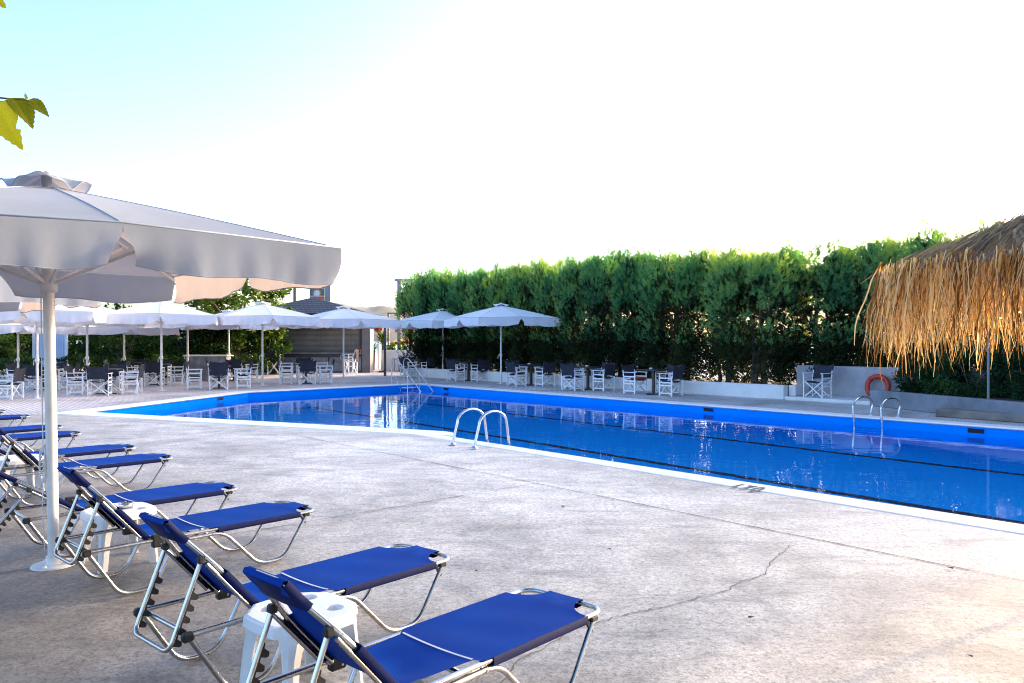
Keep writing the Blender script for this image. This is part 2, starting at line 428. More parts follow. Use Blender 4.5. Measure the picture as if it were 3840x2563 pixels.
# near deck of weathered concrete, its far limit is the pool's near coping and the line running on from the pool's corner
near_edge = [p for p in POOL]
CO = offset(POOL, .1)
iC = min(range(len(POOL)), key=lambda i: (POOL[i][0]+19.1)**2+(POOL[i][1]-4.35)**2)
iE = min(range(len(POOL)), key=lambda i: (POOL[i][0]-14)**2+(POOL[i][1]-7.7)**2)
seq = []; i = iC
step = 1 if POOL[(iC+1)%len(POOL)][0] > -12.5 else -1
while True:
    seq.append(CO[i])
    if i == iE: break
    i = (i+step) % len(POOL)
deck_xy = xy(seq) + [tuple(P(40,7.6)[:2]), tuple(P(40,-40)[:2]), tuple(P(-50,-40)[:2]), (-34.0, 2.0)]
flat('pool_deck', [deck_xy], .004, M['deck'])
# basin
mb = MB(); n = len(POOL)
FLOOR = -1.62
for i in range(n):
    a, b = POOL[i], POOL[(i+1)%n]
    mb.add([P(*a,0.0), P(*b,0.0), P(*b,FLOOR), P(*a,FLOOR)], [(0,1,2,3)], 0)
o = mb.build('pool_wall', M['pool']); tag(o, kind='structure')
flat('pool_floor', [pool_xy], FLOOR, M['poolfloor'])
for n0, s0 in ((10.6,-20.4), (13.75,-21.6)):
    flat('lane_line', [xy([(s0,n0-.08),(14,n0-.08),(14,n0+.08),(s0,n0+.08)])], FLOOR+.006, M['lane'])
    flat('lane_line', [xy([(s0-.25,n0-.6),(s0-.03,n0-.6),(s0-.03,n0+.6),(s0-.25,n0+.6)])], FLOOR+.006, M['lane'])
for s0, n0 in ((-18.2,7.4),(-16.9,8.0),(-15.6,8.6)):
    flat('lane_line', [xy([(s0,n0),(s0+.9,n0),(s0+.9,n0+.2),(s0,n0+.2)])], FLOOR+.006, M['lane'])
WATER = -.175
flat('pool_water', [xy(offset(POOL,-.002))], WATER, M['water'])
# coping: rounded section swept round the pool
mb = MB(); secs = [(.53,.002),(.526,.008),(.515,.012),(.50,.0135),(.48,.0145),(.05,.022),(.03,.0225),(.012,.022),(-.02,.018),(-.036,.006),(-.034,-.008),(-.015,-.026),(-.001,-.03)]
loops = [offset(POOL, d) for d, z in secs]
rows = [[P(*p, z) for p in lp] for lp, (d, z) in zip(loops, secs)]
mb.grid(rows, 0, True, closed=True)
o = mb.build('pool_coping', M['coping']); tag(o, kind='structure')
# expansion joints and cracks of the concrete deck, drawn as thin dark strips
def strip(name, pts, w, z, mat, jitter=0.0, seg=.12):
    rnd = random.Random(len(pts)*31+int(w*1e4)); pts = [Vector((p[0],p[1],0)) for p in pts]; path = []
    for a, b in zip(pts[:-1], pts[1:]):
        k = max(1, int((b-a).length/seg))
        for j in range(k): path.append(a.lerp(b, j/k))
    path.append(pts[-1]); vs = []
    for i, p in enumerate(path):
        t = (path[min(i+1,len(path)-1)]-path[max(i-1,0)]).normalized(); q = Vector((-t.y,t.x,0))
        p = p + q*rnd.uniform(-jitter, jitter); ww = w*(rnd.uniform(.35,1.3) if jitter else 1)
        vs += [(p+q*ww/2), (p-q*ww/2)]
    mb = MB(); mb.add([(v.x,v.y,z) for v in vs], [(2*i,2*i+1,2*i+3,2*i+2) for i in range(len(path)-1)])
    o = mb.build(name, mat); tag(o, kind='structure'); return o
strip('deck_joint', [P(-12,5.95)[:2], P(20,5.95)[:2]], .014, .009, M['joint'], .002)
strip('deck_joint', [P(-18.4,3.9)[:2], P(-12.2,6.0)[:2]], .012, .009, M['joint'], .002)
strip('deck_joint', [P(-6.3,-6)[:2], P(-6.3,5.95)[:2]], .010, .009, M['joint'], .003)
CR = [(2.16,6.05),(1.87,5.62),(1.72,5.3),(1.48,5.12),(1.36,4.94),(1.19,4.86),(1.06,4.74),(.83,4.62),(.62,4.5),(.43,4.36),(.30,4.28),(.22,4.1),(.02,3.86),(-.05,3.6)]
strip('deck_crack', CR, .009, .009, M['crack'], .012, .04)
strip('deck_crack', [(-1.02,4.95),(-.92,5.1),(-.7,5.2),(-.55,5.38),(-.62,5.6)], .007, .009, M['crack'], .01, .04)
strip('deck_crack', [(-.85,4.55),(-.6,4.4),(-.42,4.36),(-.2,4.18),(-.02,4.12)], .006, .009, M['crack'], .01, .04)
# beach, sea and the hills over the bay
flat('beach', [[(-160,62.0),(160,62.0),(160,110),(-160,110)]], -.35, M['sand'])
msea, nt, out = nodes_of('sea_water'); p = N(nt,'ShaderNodeBsdfPrincipled'); L(nt,p.outputs[0],out.inputs[0])
p.inputs['Base Color'].default_value = (.12,.22,.28,1); p.inputs['Roughness'].default_value = .25
L(nt, bump(nt, noise(nt, coords(nt), .8, 4), .5, .2), p.inputs['Normal'])
flat('sea', [[(-3000,110),(3000,110),(3000,3500),(-3000,3500)]], -1.2, msea)
def hills():
    rnd = random.Random(3); xs = [-1500+i*12 for i in range(170)]
    def h(x):
        # ridge as seen over the bar's roof, falling to the sea at the right
        pts = [(-1500,30),(-900,46),(-620,58),(-500,72),(-370,76),(-330,76),(-290,72),(-222,66),(-150,56),(-70,44),(40,30),(200,14),(420,3),(600,0)]
        for (a,ha),(b,hb) in zip(pts[:-1],pts[1:]):
            if a <= x <= b: return ha+(hb-ha)*(x-a)/(b-a)
        return 0
    rows = []
    for k in range(9):
        t = k/8; rows.append([(x, 1350+t*260, -1.5+ (h(x)*t**.8)*(1+.04*math.sin(x*.05+k)+ rnd.uniform(-.02,.02))) for x in xs])
    mb = MB().grid(rows, 0, True); o = mb.build('hills', M['hill']); tag(o, kind='structure')
hills()

# ------------------------------------------------------------------ foliage generators
def rand_dir(rng, n):
    v = rng.normal(size=(n,3)); return v/np.linalg.norm(v,axis=1,keepdims=True)
def plumes(pos, dirs, length, rng, leaflets=9, wid=.22, spread=.75):
    # feathery sprays: narrow leaflets set along a stem
    n = len(pos); dirs = dirs/np.linalg.norm(dirs,axis=1,keepdims=True)
    side = np.cross(dirs, rand_dir(rng,n)); side /= np.linalg.norm(side,axis=1,keepdims=True)
    nor = np.cross(dirs, side); out = []
    for k in range(leaflets):
        t = (k+.5)/leaflets; a = k*2.4
        sd = side*math.cos(a) + nor*math.sin(a)
        base = pos + dirs*(length*t*.8)[:,None]
        ld = dirs + sd*spread*(1.1-t*.7); ld /= np.linalg.norm(ld,axis=1,keepdims=True)
        ll = length*(.5-.22*t)*rng.uniform(.7,1.3,n)
        w = np.cross(ld, nor*math.cos(a)-side*math.sin(a)); w /= np.linalg.norm(w,axis=1,keepdims=True)+1e-9
        ww = (ll*wid)[:,None]
        mid = base + ld*(ll*.45)[:,None]; tip = base + ld*ll[:,None]
        out.append(np.stack([base, mid+w*ww, tip],1)); out.append(np.stack([base, tip, mid-w*ww],1))
    return np.concatenate(out)
def leaves(pos, rng, size, flat_up=.5):
    n = len(pos); d = rand_dir(rng,n); d[:,2] *= .6; d[:,2] -= .25; d /= np.linalg.norm(d,axis=1,keepdims=True)
    up = rand_dir(rng,n)*(1-flat_up) + np.array([0,0,1])*flat_up
    w = np.cross(d, up); w /= np.linalg.norm(w,axis=1,keepdims=True)+1e-9
    nn = np.cross(w, d); s = (size*rng.uniform(.6,1.25,n))[:,None]
    b = pos; tip = pos+d*s; m1 = pos+d*s*.4+w*s*.34-nn*s*.08; m2 = pos+d*s*.4-w*s*.34-nn*s*.08
    return np.concatenate([np.stack([b,m1,tip],1), np.stack([b,tip,m2],1)])
def clumped(rng, center, rad, n_clumps, per, cr, power=2.0, zbias=None, zs=.8):
    # points in clumps on and just inside a rounded volume; returns positions and outward directions
    d = rand_dir(rng, n_clumps*3); pos = []
    sgn = np.sign(d)*np.abs(d)**(2.0/power*1.0)
    sgn /= (np.abs(sgn)**power).sum(1,keepdims=True)**(1/power)
    c = sgn*rng.uniform(.66,1.06,(len(d),1))
    if zbias is not None: c = c[rng.uniform(0,1,len(c)) < zbias(c[:,2])]
    c = c[:n_clumps]*np.array(rad) + np.array(center)
    q = rand_dir(rng, len(c)*per)*(rng.uniform(0,1,(len(c)*per,1))**.5)
    r = np.repeat(rng.uniform(.65,1.3,len(c))*cr, per)[:,None]
    pp = np.repeat(c, per, axis=0) + q*r*np.array([1,1,zs])
    od = (pp-np.array(center))/np.array(rad)
    od /= np.linalg.norm(od,axis=1,keepdims=True)+1e-9
    return pp, od, q

# ------------------------------------------------------------------ tall hedge
HV = []
for seed in range(5):
    rng = np.random.default_rng(40+seed)
    cen, rad = (0,0,2.26), (1.0,.95,1.88)
    pp, od, q = clumped(rng, cen, rad, 190, 36, .25, 4.2, lambda z: np.clip(.40+.8*(z+.55),.2,1), 1.7)
    dr = od*.45 + q*.35 + np.array([0,0,.8]); ln = rng.uniform(.13,.27,len(pp))
    t1 = plumes(pp, dr, ln, rng, 8, .13, .6)
    # leading shoots that break the clipped top
    k = 60; tx = np.stack([rng.uniform(-.95,.95,k), rng.uniform(-.8,.8,k), rng.uniform(3.8,4.15,k)],1)
    t2 = plumes(tx, np.stack([rng.normal(0,.25,k), rng.normal(0,.25,k), np.ones(k)],1), rng.uniform(.15,.36,k), rng, 12, .10, .6)
    # inner foliage
    k = (1300,700,1000,600,800)[seed]; ti = np.stack([rng.uniform(-.85,.85,k), rng.uniform(-.5,.8,k), .3+3.3*rng.uniform(0,1,k)**.9],1)
    t3 = plumes(ti, rand_dir(rng,k)+np.array([0,0,.4]), rng.uniform(.2,.36,k), rng, 8, .22)
    # clump tops and outsides painted paler as lit, inner and low sprays as shaded
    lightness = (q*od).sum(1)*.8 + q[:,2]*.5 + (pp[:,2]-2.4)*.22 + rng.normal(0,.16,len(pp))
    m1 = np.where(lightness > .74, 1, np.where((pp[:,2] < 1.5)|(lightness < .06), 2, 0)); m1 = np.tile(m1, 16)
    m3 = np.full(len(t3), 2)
    fol = tri_mesh('hedge_crown', np.concatenate([t1,t2,t3]), [M['hedge'],M['hedgetip'],M['hedgeshade']], np.concatenate([m1,np.full(len(t2),1),m3]))
    mb = MB(); rnd = random.Random(seed)
    for j in range(4):
        a = rnd.uniform(0,6.28); x0, y0 = .18*math.cos(a), .12*math.sin(a); pts = [(x0,y0,0)]
        lx, ly = rnd.uniform(-.30,.30), rnd.uniform(-.22,.22)
        for z in (.5,1.0,1.6,2.3,3.1):
            pts.append((x0+lx*z*.5+rnd.uniform(-.08,.08), y0+ly*z*.5+rnd.uniform(-.06,.06), z))
        mb.tube(pts, .05, 7, rads=[.075,.06,.052,.042,.03,.012])
        for b in range(3):
            q0 = Vector(pts[2+b%3]); e = q0+Vector((rnd.uniform(-.6,.6), rnd.uniform(-.5,.5), rnd.uniform(.35,.8)))
            mb.tube([q0, q0.lerp(e,.5)+Vector((0,0,-.05)), e], .02, 5, rads=[.028,.02,.008])
    HV.append((fol, mb.mesh('hedge_trunk', M['bark'])))
HEDGE_WORDS = ['at the left end of the hedge beside the tall grey post', 'in the hedge just left of the second parasol from right', 'in the hedge behind the top of the second parasol from right',
 'in the hedge between the two rightmost white parasols', 'in the hedge behind the left half of the rightmost parasol canopy', 'in the hedge behind the top of the rightmost parasol', 'in the hedge behind the right tip of the rightmost parasol',
 'in the hedge just right of the rightmost white parasol', 'in the hedge behind the third dining table from the right', 'in the hedge behind the second dining table from the right', 'in the hedge above the gap between the last two dining tables',
 'in the hedge behind the rightmost dining table', 'in the hedge over the middle of the low white planter', 'in the hedge over the right part of the low white planter',
 'in the hedge above the end of the low white planter', 'in the hedge above the lone chair on the white step', 'in the hedge above the orange life ring', 'in the hedge left of the thatched parasol fringe', 'in the hedge behind the left fringe of the thatched parasol',
 'in the hedge behind the middle of the thatched fringe', 'in the hedge behind the thin pole in the grey planter', 'in the hedge at the right edge of the photo', 'ending the hedge beyond the right edge of the photo']
rnd = random.Random(5); s = -28.5
for i, wd in enumerate(HEDGE_WORDS):
    n0 = 20.35 + (.95 if s > -11.6 else 0) + rnd.uniform(-.12,.12)
    fol, tr = HV[i % 5]
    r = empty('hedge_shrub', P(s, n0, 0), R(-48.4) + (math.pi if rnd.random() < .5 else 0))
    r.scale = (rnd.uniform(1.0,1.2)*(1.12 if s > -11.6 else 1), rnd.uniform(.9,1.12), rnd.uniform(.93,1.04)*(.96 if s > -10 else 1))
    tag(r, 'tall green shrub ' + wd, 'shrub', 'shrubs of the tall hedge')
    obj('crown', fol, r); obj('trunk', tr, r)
    s += 1.27 + rnd.uniform(-.06,.06)

# ------------------------------------------------------------------ planters and walls along the hedge
def wall_box(name, s0, s1, n0, n1, z0, z1, mat, label, cat, bev=.02):
    c = P((s0+s1)/2, (n0+n1)/2, (z0+z1)/2)
    Mx = Matrix(((SX,NX,0),(SY,NY,0),(0,0,1)))
    o = MB().box(c, (s1-s0, n1-n0, z1-z0), Mx, 0, bev).build(name, mat)
    return tag(o, label, cat) if label else o
wall_box('planter_wall', -28.5, -10.68, 19.1, 19.32, 0, .39, M['whitewall'], 'long low white planter wall running below the tall hedge', 'planter wall')
o = wall_box('planter_soil', -28.5, -10.70, 19.325, 22.4, .0, .30, M['soil'], None, None, 0); tag(o, kind='structure')
wall_box('planter_wall', -10.68, -10.48, 19.325, 20.1, .105, .388, M['whitewall'], 'short white return wall ending the planter beside the lone chair', 'planter wall')
o = wall_box('terrace_step', -10.67, -8.34, 19.1, 20.14, 0, .1, M['whitewall'], None, None); tag(o, kind='structure')
wall_box('garden_wall', -10.9, 4.0, 20.15, 20.35, 0, .9, M['greywall'], 'rough grey rendered wall behind the lone chair and life ring', 'wall')
# grey cement planter turned a little towards the pool
pa, pb = Vector((8.64,18.88,0)), Vector((10.67,12.0,0))
d = (pb-pa).normalized(); q = Vector((-d.y, d.x, 0));  q = q if q.x > 0 else -q
def skew(name, a, b, w, z0, z1, mat, bev=.015):
    c = (a+b)/2 + q*(w/2); Mx = Matrix((d, q, (0,0,1))).transposed()
    return MB().box((c.x,c.y,(z0+z1)/2), ((b-a).length, w, z1-z0), Mx, 0, bev).build(name, mat)
pr = tag(skew('cement_planter', pa, pb, .2, 0, .39, M['blockwall']), 'grey cement planter box holding low bushes at right', 'planter')
o = flat('planter_soil', [[tuple((pa+q*.2)[:2]), tuple((pb+q*.2)[:2]), tuple((pb+q*6)[:2]), tuple(P(-8.3,20.1)[:2])]], .33, M['soil'])
la, lb = P(-6.3,17.35), P(2.5,16.75)
d2 = (lb-la).normalized(); q2 = Vector((-d2.y,d2.x,0)); q2 = q2 if q2.y > 0 else -q2
Mx = Matrix((d2, q2, (0,0,1))).transposed(); c = (la+lb)/2+q2*1.2
o = MB().box((c.x,c.y,.08), ((lb-la).length, 2.4, .16), Mx, 0, .02).build('cement_ledge', M['ledge']); tag(o, 'brown cement step in front of the grey planter', 'step')
# low bushes spilling over the planter
rng = np.random.default_rng(90); BV = []
for sd in range(2):
    rng = np.random.default_rng(90+sd)
    pp, od, qq = clumped(rng, (0,0,.55), (.62,.5,.55), 60, 24, .2, 2.2)
    t = plumes(pp, od*.8+qq*.4+np.array([0,0,-.05]), rng.uniform(.14,.28,len(pp)), rng, 8, .17)
    fm = tri_mesh('bush_foliage', t, M['bush'])
    mb = MB()
    for j in range(4): mb.tube([(.04*j-.06,0,0),(.12*j-.2,.05*j-.1,.4),(.22*j-.35,.08*j-.1,.8)], .02, 5)
    BV.append((fm, mb.mesh('bush_stem', M['bark'])))
for i, (s, n0, z, sc, lb_) in enumerate([(-7.55,19.85,.33,.66,'low green bush drooping over the orange life ring'), (-7.0,19.75,.33,.8,'low green bush behind the left grab rail of the far ladder'),
        (-6.2,19.35,.33,.95,'small bush under the long tip of the thatched fringe'), (-4.9,19.3,.33,1.0,'low green bush beside the thin pole in the cement planter'), (-3.6,18.6,.33,1.35,'low green bush right of the thin pole at the photo edge')]):
    r = empty('low_bush', P(s,n0,z), i*1.3); r.scale = (sc,sc,sc); tag(r, lb_, 'bush', 'low bushes in the cement planter')
    obj('foliage', BV[i%2][0], r); obj('stem', BV[i%2][1], r)
# life ring leaning on the grey wall
r = empty('life_ring', P(-8.6,19.90,.105)); tag(r, 'faded orange life ring leaning on the grey wall', 'life ring')
mb = MB(); pts = [Vector((.26*math.cos(a*math.pi/16), .10*math.sin(a*math.pi/16)*0, .32+.26*math.sin(a*math.pi/16))) for a in range(32)]
mb.tube(pts, .062, 12, closed=True); ro = mb.build('ring', M['orange'], r)
mb = MB()
for k in range(4):
    a = math.pi/4+k*math.pi/2; c = Vector((.26*math.cos(a),0,.32+.26*math.sin(a))); t = Vector((-math.sin(a),0,math.cos(a)))
    MB().tube([c-t*.035, c+t*.035], .066, 12).build('band', M['red'], r)
r.rotation_euler = (R(-10), 0, R(-48.4))

# ------------------------------------------------------------------ parasols
def canopy(Rc, Rm, zp, zc, zm, val, seed, notch=.055, wr=1.0):
    rnd = random.Random(seed); top = MB(); va = MB(); r0 = .10
    ends = []
    for k in range(8):
        a = k*math.pi/4; c = k % 2 == 0; rr = Rc if c else Rm
        ends.append(Vector((rr*math.cos(a), rr*math.sin(a), zc if c else zm)))
    starts = [Vector((r0*math.cos(k*math.pi/4), r0*math.sin(k*math.pi/4), zp)) for k in range(8)]
    nr, na = 9, 8
    for k in range(8):
        A, B, a0, b0 = ends[k], ends[(k+1)%8], starts[k], starts[(k+1)%8]; rows = []
        for i in range(nr+1):
            u = i/nr; pa_, pb_ = a0.lerp(A,u), b0.lerp(B,u)
            rows.append([pa_.lerp(pb_,j/na) + Vector((0,0,-.055*u*u*4*(j/na)*(1-j/na)*(1.2-u) + .012*math.sin(math.pi*u))) for j in range(na+1)])
        top.grid(rows, 0, True)
        e = (B-A); out = Vector((A.x+B.x, A.y+B.y, 0)).normalized()
        nt_, nd = 30, 9; rows = []
        f1, f2, f3 = rnd.uniform(0,6), rnd.uniform(0,6), rnd.uniform(0,6)
        flare = rnd.uniform(-.07,.07); cl, cr = rnd.uniform(.7,1.5), rnd.uniform(.7,1.5)
        if k % 2 == 0: cl *= .22
        else: cr *= .22
        for i in range(nd+1):
            dn = i/nd; row = []
            g = max(0,(dn-.28)/.72)
            hl, hr = notch*cl*g**.75, notch*cr*g**.75
            for j in range(nt_+1):
                t0 = j/nt_; t = hl+(1-hl-hr)*t0
                ed = math.exp(-t0*9)+math.exp(-(1-t0)*9)
                w = wr*dn*(.010*math.sin(t*21+f1)+.008*math.sin(t*47+f2)+.010*math.sin(t*9+f3)) + wr*ed*dn*dn*.05*math.sin(f1+dn*3)
                w += wr*.004*max(0,dn-.75)*4*math.sin(t*120+f2)
                drop = val*dn*(1-.10*ed*dn) + .012*dn*math.sin(t*11+f3)*wr
                row.append(A + e*t + out*(w+flare*val*dn) - Vector((0,0,drop)) + out*.004)
            rows.append(row)
        va.grid(rows, 0, True)
        va.tube([rw_ for rw_ in rows[-1]], .0045, 5, cap=False)       # hem
    seam = MB()
    for k in range(8):
        seam.tube([starts[k].lerp(ends[k],i/8)+Vector((0,0,.012*math.sin(math.pi*i/8)+.001)) for i in range(9)], .0038, 5)
    # piping along the canopy's edge
    seam.tube([Vector((p.x,p.y,p.z))*1.002 for p in ends], .006, 5, closed=True)
    vent = MB(); rows = []
    for i in range(7):
        u = i/6; row = []
        for j in range(64):
            a = 2*math.pi*j/64; sc = abs(math.sin(2*a+.9))**.7
            rr = (.035+.235*u)*(1+.05*u*math.sin(4*a)); z = zp+.095-.135*u**1.7*(1-.72*sc*u) + .010*u*math.sin(11*a+2*u)
            row.append(Vector((rr*math.cos(a), rr*math.sin(a), z)))
        rows.append(row)
    vent.grid(rows, 0, True, closed=True)
    vent.tube(rows[-1], .005, 5, closed=True)
    vent.tube([(0,0,zp-.02),(0,0,zp+.11),(0,0,zp+.125)], .03, 8, rads=[.03,.035,.01])
    return top, va, vent, ends, seam
def make_parasol(name, Rc, Rm, zp, zc, zm, val, hub, pole_r, seed, cv, detailed):
    r = empty(name)
    top, va, vent, ends, seam = canopy(Rc, Rm, zp, zc, zm, val, seed, .06 if detailed else .075, 1.0 if detailed else 1.5)
    cn = top.build('canopy', cv, r); va.build('valance', cv, cn); seam.build('seam', M['seamblue'], cn); vent.build('vent_cap', cv, r)
    nv = 16 if detailed else 10
    MB().tube([(0,0,.01),(0,0,1.0),(0,0,zp-.03)], pole_r, nv, m=0).build('pole', M['whitepaint'], r)
    mb = MB().lathe([(.0,.014),(.14,.014),(.145,.008),(.145,.0)], n=24)
    mb.lathe([(pole_r+.014,.013),(pole_r+.012,.07),(pole_r,.075)], n=16)
    if detailed:
        for k in range(3):
            a = 2.1*k+.5; mb.lathe([(.014,.014),(.014,.026),(.0,.028)], (.11*math.cos(a),.11*math.sin(a),0), 8)
    mb.build('base_plate', M['whitepaint'], r)
    mb = MB().lathe([(pole_r+.002,hub-.06),(pole_r+.02,hub-.055),(pole_r+.022,hub+.0),(pole_r+.012,hub+.01),(pole_r+.01,hub+.06),(pole_r+.002,hub+.062)], n=16)
    mb.build('hub', M['whitepaint'], r)
    for k in range(8):
        e = ends[k]; a = Vector((.06*math.cos(k*math.pi/4), .06*math.sin(k*math.pi/4), zp-.05)); b = e+Vector((0,0,-.022))-e.normalized()*.02
        rb = MB().bar(a, b, .018, .024).build('rib', M['whitepaint'], r)
        hp = Vector(((pole_r+.02)*math.cos(k*math.pi/4), (pole_r+.02)*math.sin(k*math.pi/4), hub+.01)); mpt = a.lerp(b,.5)+Vector((0,0,-.018))
        MB().bar(hp, mpt, .016, .022).build('strut', M['whitepaint'], rb)
    if detailed:
        mb = MB()
        for k in range(5):
            z = .79-.03*k; mb.tube([Vector((-pole_r-.012-.020*math.cos(t*math.pi/8), -.03+.025*math.sin(t*math.pi/8)*.6, z+.055*math.sin(t*math.pi/8)-.03*math.cos(t*math.pi/8)*0)) for t in range(16)], .005, 6, closed=True)
        mb.tube([(-pole_r-.012,-.01,hub-.05),(-pole_r-.016,-.012,1.3),(-pole_r-.012,-.02,.8)], .004, 5)
        mb.tube([(-pole_r-.012,-.02,.72),(-pole_r-.018,-.03,.4),(-pole_r-.008,-.03,.12)], .004, 5)
        mb.build('cord', M['whitepaint'], r)
    else:
        mb = MB().lathe([(pole_r+.004,.98),(pole_r+.02,.99),(pole_r+.02,1.08),(pole_r+.004,1.09)], n=10)
        mb.tube([(-pole_r-.02,-.02,1.03),(-pole_r-.06,-.03,1.03),(-pole_r-.07,-.03,.96),(-pole_r-.07,-.03,.90)], .009, 6)
        mb.build('crank', M['whitepaint'], r)
    return r
near = make_parasol('parasol', 2.07, 1.49, 2.66, 2.205, 2.245, .265, 1.99, .037, 11, M['canvas'], True)
near.location = (-3.24, 5.52, .004); near.rotation_euler = (0, R(-1.0), R(0))
tag(near, 'big off white parasol in the left foreground, on a bolted round base', 'parasol')
nx2 = copy_tree(near); nx2.location = (-6.35, 8.15, .004); nx2.rotation_euler = (0,0,R(2))
tag(nx2, 'off white parasol at the left edge, mostly hidden behind the big one', 'parasol')
far = make_parasol('parasol', 2.25, 1.62, 2.80, 2.33, 2.37, .29, 2.12, .034, 23, M['canvas_far'], False)
ROW = [(-12.95,21.3,-25,0,'front row white parasol behind the big foreground pole'), (-11.0,24.5,-22.6,0,'front row white parasol, second from the left, above the dining tables'), (-8.72,27.3,-15.7,.03,'front row white parasol in front of the bar shutters, left one'),
  (-6.34,29.4,-10.6,-.02,'front row white parasol in front of the bar, right one'), (-2.89,32.6,-5,.0,'white parasol behind the chrome stair rails, showing its shaded underside'), (-.40,28.4,-18.8,.02,'rightmost white parasol, alone against the dark hedge')]
BACK = [(-13.6,25.0,-20,-.04,'back row white parasol with a tan pole behind the leftmost tables'), (-14.4,29.0,-12,-.32,'low back row parasol with a drooping cream valance'), (-12.0,28.9,-20,-.06,'back row parasol whose pole stands left of the stone counter'), (-11.6,32.0,-15,-.05,'back row parasol whose pole stands behind the stone counter'), (-17.2,27.2,-8,-.30,'low back row parasol at the far left edge')]
for i, (x, y, a, dz, lb_) in enumerate(ROW+BACK):
    o = far if i == 0 else copy_tree(far)
    o.location = (x,y,.0); o.rotation_euler = (0,0,R(a)); sz = 1+dz/2.4; o.scale = (1 if i < 6 else 1.02, 1 if i < 6 else 1.02, sz)
    tag(o, lb_, 'parasol', 'white parasols over the dining terrace')

